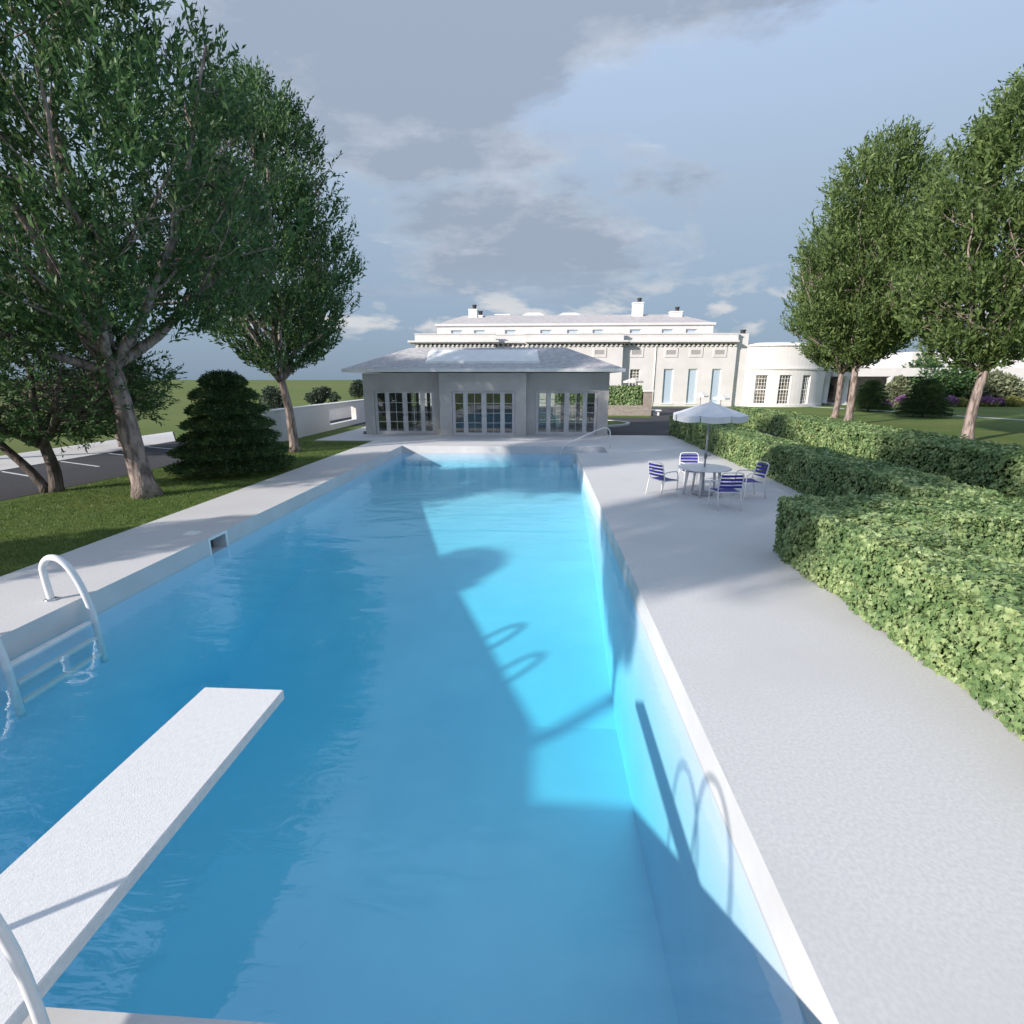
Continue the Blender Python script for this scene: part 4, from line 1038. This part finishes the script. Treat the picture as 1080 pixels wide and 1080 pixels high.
def canopy(cx, cy, r, z0, z1, val, n=8, rot=.25, sag=.05):
    b = MB(); rings = 6
    vs = []; m = n * 6
    for i in range(rings + 1):
        u = i / rings
        for k in range(m):
            a = rot + 2 * math.pi * k / m; ph = (k % 6) / 6; poly = math.cos(math.pi / n) / math.cos(2 * math.pi / n * (ph - .5))
            rr = max(r * u * poly, .012); z = z1 - (z1 - z0) * u - sag * math.sin(math.pi * ph) * u * (1 - .3 * u)
            vs.append((cx + rr * math.cos(a), cy + rr * math.sin(a), z))
    fs = [(i * m + k, i * m + (k + 1) % m, (i + 1) * m + (k + 1) % m, (i + 1) * m + k) for i in range(rings) for k in range(m)]
    b.add(vs, fs, 0, True)
    vl = MB()
    for k in range(m):
        a, c = vs[rings * m + k], vs[rings * m + (k + 1) % m]
        if k % 6 == 0:
            t_ = .22; a = tuple(a[q] + (c[q] - a[q]) * t_ for q in range(3))
        vl.add([a, c, (c[0], c[1], c[2] - val), (a[0], a[1], a[2] - val)], [(0, 3, 2, 1)])
    return b, vl, vs[rings * m:]
cn, vl, edge = canopy(4.35, 13.75, .94, 2.13, 2.44, .15)
co = cn.build('canopy', M['canvas'], um); vl.build('valance', M['canvas'], co)
for k in range(8):
    e_ = edge[k * 6]; MB().tube([(4.35, 13.75, 2.40), (4.35 + (e_[0] - 4.35) * .98, 13.75 + (e_[1] - 13.75) * .98, e_[2] - .015)], .008, 5).build('rib', M['grey_metal'], co)
MB().lathe([(0, 2.5), (.02, 2.49), (.028, 2.46), (.02, 2.43), (0, 2.425)], (4.35, 13.75), 12).build('finial', M['white_paint'], um)

def make_chair(label):
    t = thing('patio_chair', label, 'chair', (0, 0, 0), 'blue strapped chairs round the patio table')
    fr = MB(); r = .014
    # local: front is +y, back at -y; width along x
    for sx in (-1, 1):
        x = .27 * sx
        MB().tube(smooth_path([(x, .24, 0), (x, .25, .3), (x, .24, .56), (x, .19, .64), (x, .1, .655), (x, -.12, .65), (x, -.24, .62)], 5), .015, 8).build('arm', M['metal_white'], t, False)
        MB().tube([(x, -.33, 0), (x, -.25, .40), (x, -.22, .45)], .015, 8).build('leg', M['metal_white'], t, False)
    MB().tube(smooth_path([(-.27, -.22, .45), (-.27, -.27, .65), (-.265, -.31, .82), (-.22, -.33, .89), (-.1, -.335, .905), (.1, -.335, .905), (.22, -.33, .89), (.265, -.31, .82), (.27, -.27, .65), (.27, -.22, .45)], 5), .015, 8).build('back_frame', M['metal_white'], t, False)
    MB().tube([(-.27, -.22, .42), (-.27, .24, .41)], .013, 8).tube([(.27, -.22, .42), (.27, .24, .41)], .013, 8).tube([(-.27, .24, .40), (.27, .24, .40)], .013, 8).tube([(-.27, -.22, .42), (.27, -.22, .42)], .013, 8).build('seat_frame', M['metal_white'], t, False)
    b = MB()
    for k in range(7):
        y = -.19 + k * .064; b.add([(-.275, y, .432), (0, y, .412), (.275, y, .432), (.275, y + .052, .432), (0, y + .052, .412), (-.275, y + .052, .432)], [(0, 1, 4, 5), (1, 2, 3, 4)])
        b.add([(-.275, y, .428), (0, y, .408), (.275, y, .428), (.275, y + .052, .428), (0, y + .052, .408), (-.275, y + .052, .428)], [(5, 4, 1, 0), (4, 3, 2, 1)])
    b.build('seat', M['strap'], t, False)
    b = MB()
    for k in range(4):
        z = .53 + k * .088; y0 = -.24 - (z - .45) * .18; y1 = -.24 - (z + .05 - .45) * .18
        for dy in (0, .006):
            b.add([(-.28, y0 + dy, z), (0, y0 - .03 + dy, z), (.28, y0 + dy, z), (.28, y1 + dy, z + .056), (0, y1 - .03 + dy, z + .056), (-.28, y1 + dy, z + .056)], [(0, 1, 4, 5), (1, 2, 3, 4)])
    b.build('backrest', M['strap'], t, False)
    return t
ch = make_chair('blue strapped patio chair nearest the pool, left of the table')
spots = [((3.27, 13.66), (.82, .52), None),
         ((4.38, 14.98), (.05, -1), 'blue strapped patio chair behind the table facing the viewer'),
         ((4.42, 12.28), (-.08, 1), 'blue strapped patio chair in front of the table with its back to the viewer'),
         ((5.48, 13.55), (-1, -.14), 'blue strapped patio chair right of the table nearest the hedge')]
for (px_, py_), (dx, dy), lb in spots:
    c = ch if lb is None else copy_tree(ch)
    if lb: c['label'] = lb
    c.location = (px_, py_, 0); c.rotation_euler = (0, 0, math.atan2(dy, dx) - math.pi / 2)

# distant small parasols
def small_parasol(px, ytop, w_, Y, label, mat='canvas', zlow=None):
    X, z1 = at(px, ytop, Y); r = abs(at(px + w_ / 2, ytop, Y)[0] - X)
    t = thing('small_parasol', label, 'parasol', (X, Y, 0), 'distant parasols')
    b, vl, ed = canopy(X, Y, r, z1 - .3, z1, .12, rot=.1)
    c = b.build('canopy', M[mat], t); vl.build('valance', M[mat], c)
    MB().tube([(X, Y, -.02), (X, Y, z1 - .02)], .03, 8).build('pole', M['grey_metal'], t)
    MB().lathe([(0, 0), (.22, 0), (.22, .06), (.04, .1)], (X, Y), 16).build('base', M['white_paint'], t)
small_parasol(739.5, 413.6, 17, 50, 'small white parasol just left of the big parasol top, beyond the hedge')
small_parasol(761, 416, 19, 50, 'small white parasol peeping over the right shoulder of the big parasol')
small_parasol(668, 398.5, 22, 50, 'small beige domed parasol above the hedge on the stone wall', 'canvas_beige')

# ------------------------------------------------------------------ world, sun, camera
sc = bpy.context.scene
wd = bpy.data.worlds.new('World'); sc.world = wd; wd.use_nodes = True
nt = wd.node_tree; bg = nt.nodes['Background']; wo = nt.nodes['World Output']
SUN = Vector((-.8, -.6, .41)).normalized()
el = math.asin(SUN.z); az = math.atan2(SUN.x, SUN.y)
sky = nt.nodes.new('ShaderNodeTexSky'); sky.sky_type = 'NISHITA'; sky.sun_disc = False; sky.sun_elevation = el; sky.sun_rotation = az % (2 * math.pi)
sky.air_density = 1.0; sky.dust_density = 1.5; sky.ozone_density = 2
L(nt, sky.outputs[0], bg.inputs[0]); bg.inputs[1].default_value = .13
tc = nt.nodes.new('ShaderNodeTexCoord'); sep = nt.nodes.new('ShaderNodeSeparateXYZ'); L(nt, tc.outputs['Generated'], sep.inputs[0])
def mth(op, a, b_=None, c=None, clamp=False):
    n = nt.nodes.new('ShaderNodeMath'); n.operation = op; n.use_clamp = clamp
    for i, v in enumerate((a, b_, c)):
        if v is None: continue
        if isinstance(v, (int, float)): n.inputs[i].default_value = v
        else: L(nt, v, n.inputs[i])
    return n.outputs[0]
def ramp(v, pts):
    r = nt.nodes.new('ShaderNodeValToRGB'); e = r.color_ramp.elements
    while len(e) < len(pts): e.new(.5)
    for k, (p, c) in enumerate(pts): e[k].position = p; e[k].color = c if hasattr(c, '__len__') else (c, c, c, 1)
    L(nt, v, r.inputs[0]); return r.outputs[0]
zc = mth('MAXIMUM', sep.outputs[2], 0.0)
den = mth('ADD', zc, .12)
cx_ = mth('DIVIDE', sep.outputs[0], den); cy_ = mth('DIVIDE', sep.outputs[1], den)
cmb = nt.nodes.new('ShaderNodeCombineXYZ'); L(nt, cx_, cmb.inputs[0]); L(nt, cy_, cmb.inputs[1])
def wn(scale, detail, rough, off=(0, 0, 0), dist=0, sc_=(1, 1, 1), src=None):
    mp = nt.nodes.new('ShaderNodeMapping'); mp.inputs['Location'].default_value = off; mp.inputs['Scale'].default_value = sc_
    L(nt, src or cmb.outputs[0], mp.inputs[0]); n = nt.nodes.new('ShaderNodeTexNoise'); n.inputs['Scale'].default_value = scale
    n.inputs['Detail'].default_value = detail; n.inputs['Roughness'].default_value = rough; n.inputs['Distortion'].default_value = dist
    L(nt, mp.outputs[0], n.inputs['Vector']); return n.outputs['Fac']
# high broken cloud deck, clearer towards the horizon
big = wn(.5, 9, .60, (9.54, 4.3, 0), .35)
mask1 = mth('MULTIPLY', ramp(big, [(.47, 0), (.53, 1)]), ramp(zc, [(.12, 0), (.19, 1)]))
shade = wn(2.2, 7, .6, (9, 2, 0))
ccol = ramp(mth('ADD', mth('MULTIPLY', big, .75), mth('MULTIPLY', shade, .35)), [(.475, (.60, .62, .64, 1)), (.515, (.37, .405, .47, 1)), (.59, (.23, .27, .345, 1))])
# low cumulus bank near the horizon
low = wn(6, 8, .55, (1.3, .4, 0), .2, (1, 1, 2.6), tc.outputs['Generated'])
band = ramp(zc, [(.05, 0), (.09, 1), (.13, 1), (.19, 0)])
mask2 = mth('MULTIPLY', ramp(low, [(.52, 0), (.60, 1)]), band)
# slate coloured haze low down, pale veil above
haze = ramp(zc, [(0.0, (.15, .205, .275, 1)), (.10, (.19, .255, .34, 1)), (.28, (.25, .32, .405, 1)), (.6, (.34, .44, .62, 1))])
hz = nt.nodes.new('ShaderNodeBackground'); L(nt, haze, hz.inputs[0]); hz.inputs[1].default_value = 1.25
m0 = nt.nodes.new('ShaderNodeMixShader'); m0.inputs[0].default_value = .93; L(nt, bg.outputs[0], m0.inputs[1]); L(nt, hz.outputs[0], m0.inputs[2])
c1 = nt.nodes.new('ShaderNodeBackground'); L(nt, ccol, c1.inputs[0]); c1.inputs[1].default_value = 1.15
m1 = nt.nodes.new('ShaderNodeMixShader'); L(nt, mth('MULTIPLY', mask1, .85), m1.inputs[0]); L(nt, m0.outputs[0], m1.inputs[1]); L(nt, c1.outputs[0], m1.inputs[2])
c2 = nt.nodes.new('ShaderNodeBackground'); c2.inputs[0].default_value = (.62, .61, .60, 1)
m2 = nt.nodes.new('ShaderNodeMixShader'); L(nt, mth('MULTIPLY', mask2, .7), m2.inputs[0]); L(nt, m1.outputs[0], m2.inputs[1]); L(nt, c2.outputs[0], m2.inputs[2])
L(nt, m2.outputs[0], wo.inputs['Surface'])

sd = bpy.data.lights.new('sun', 'SUN'); sd.energy = 4.8; sd.angle = R(1.2); sd.color = (1, .915, .83)
so = bpy.data.objects.new('sun', sd); col.objects.link(so); so.rotation_euler = (-SUN).to_track_quat('-Z', 'Y').to_euler()

cd = bpy.data.cameras.new('camera'); cam = bpy.data.objects.new('camera', cd); col.objects.link(cam); sc.camera = cam
cd.sensor_width = 36; cd.lens = 18; cd.clip_start = .05; cd.clip_end = 6000
cam.location = (0, 0, CAM_H); cam.rotation_euler = (math.pi / 2 - PITCH, 0, YAW)
sc.view_settings.view_transform = 'Standard'; sc.view_settings.look = 'None'; sc.view_settings.gamma = 1; sc.view_settings.exposure = 0.36
sc.cycles.transparent_max_bounces = 16
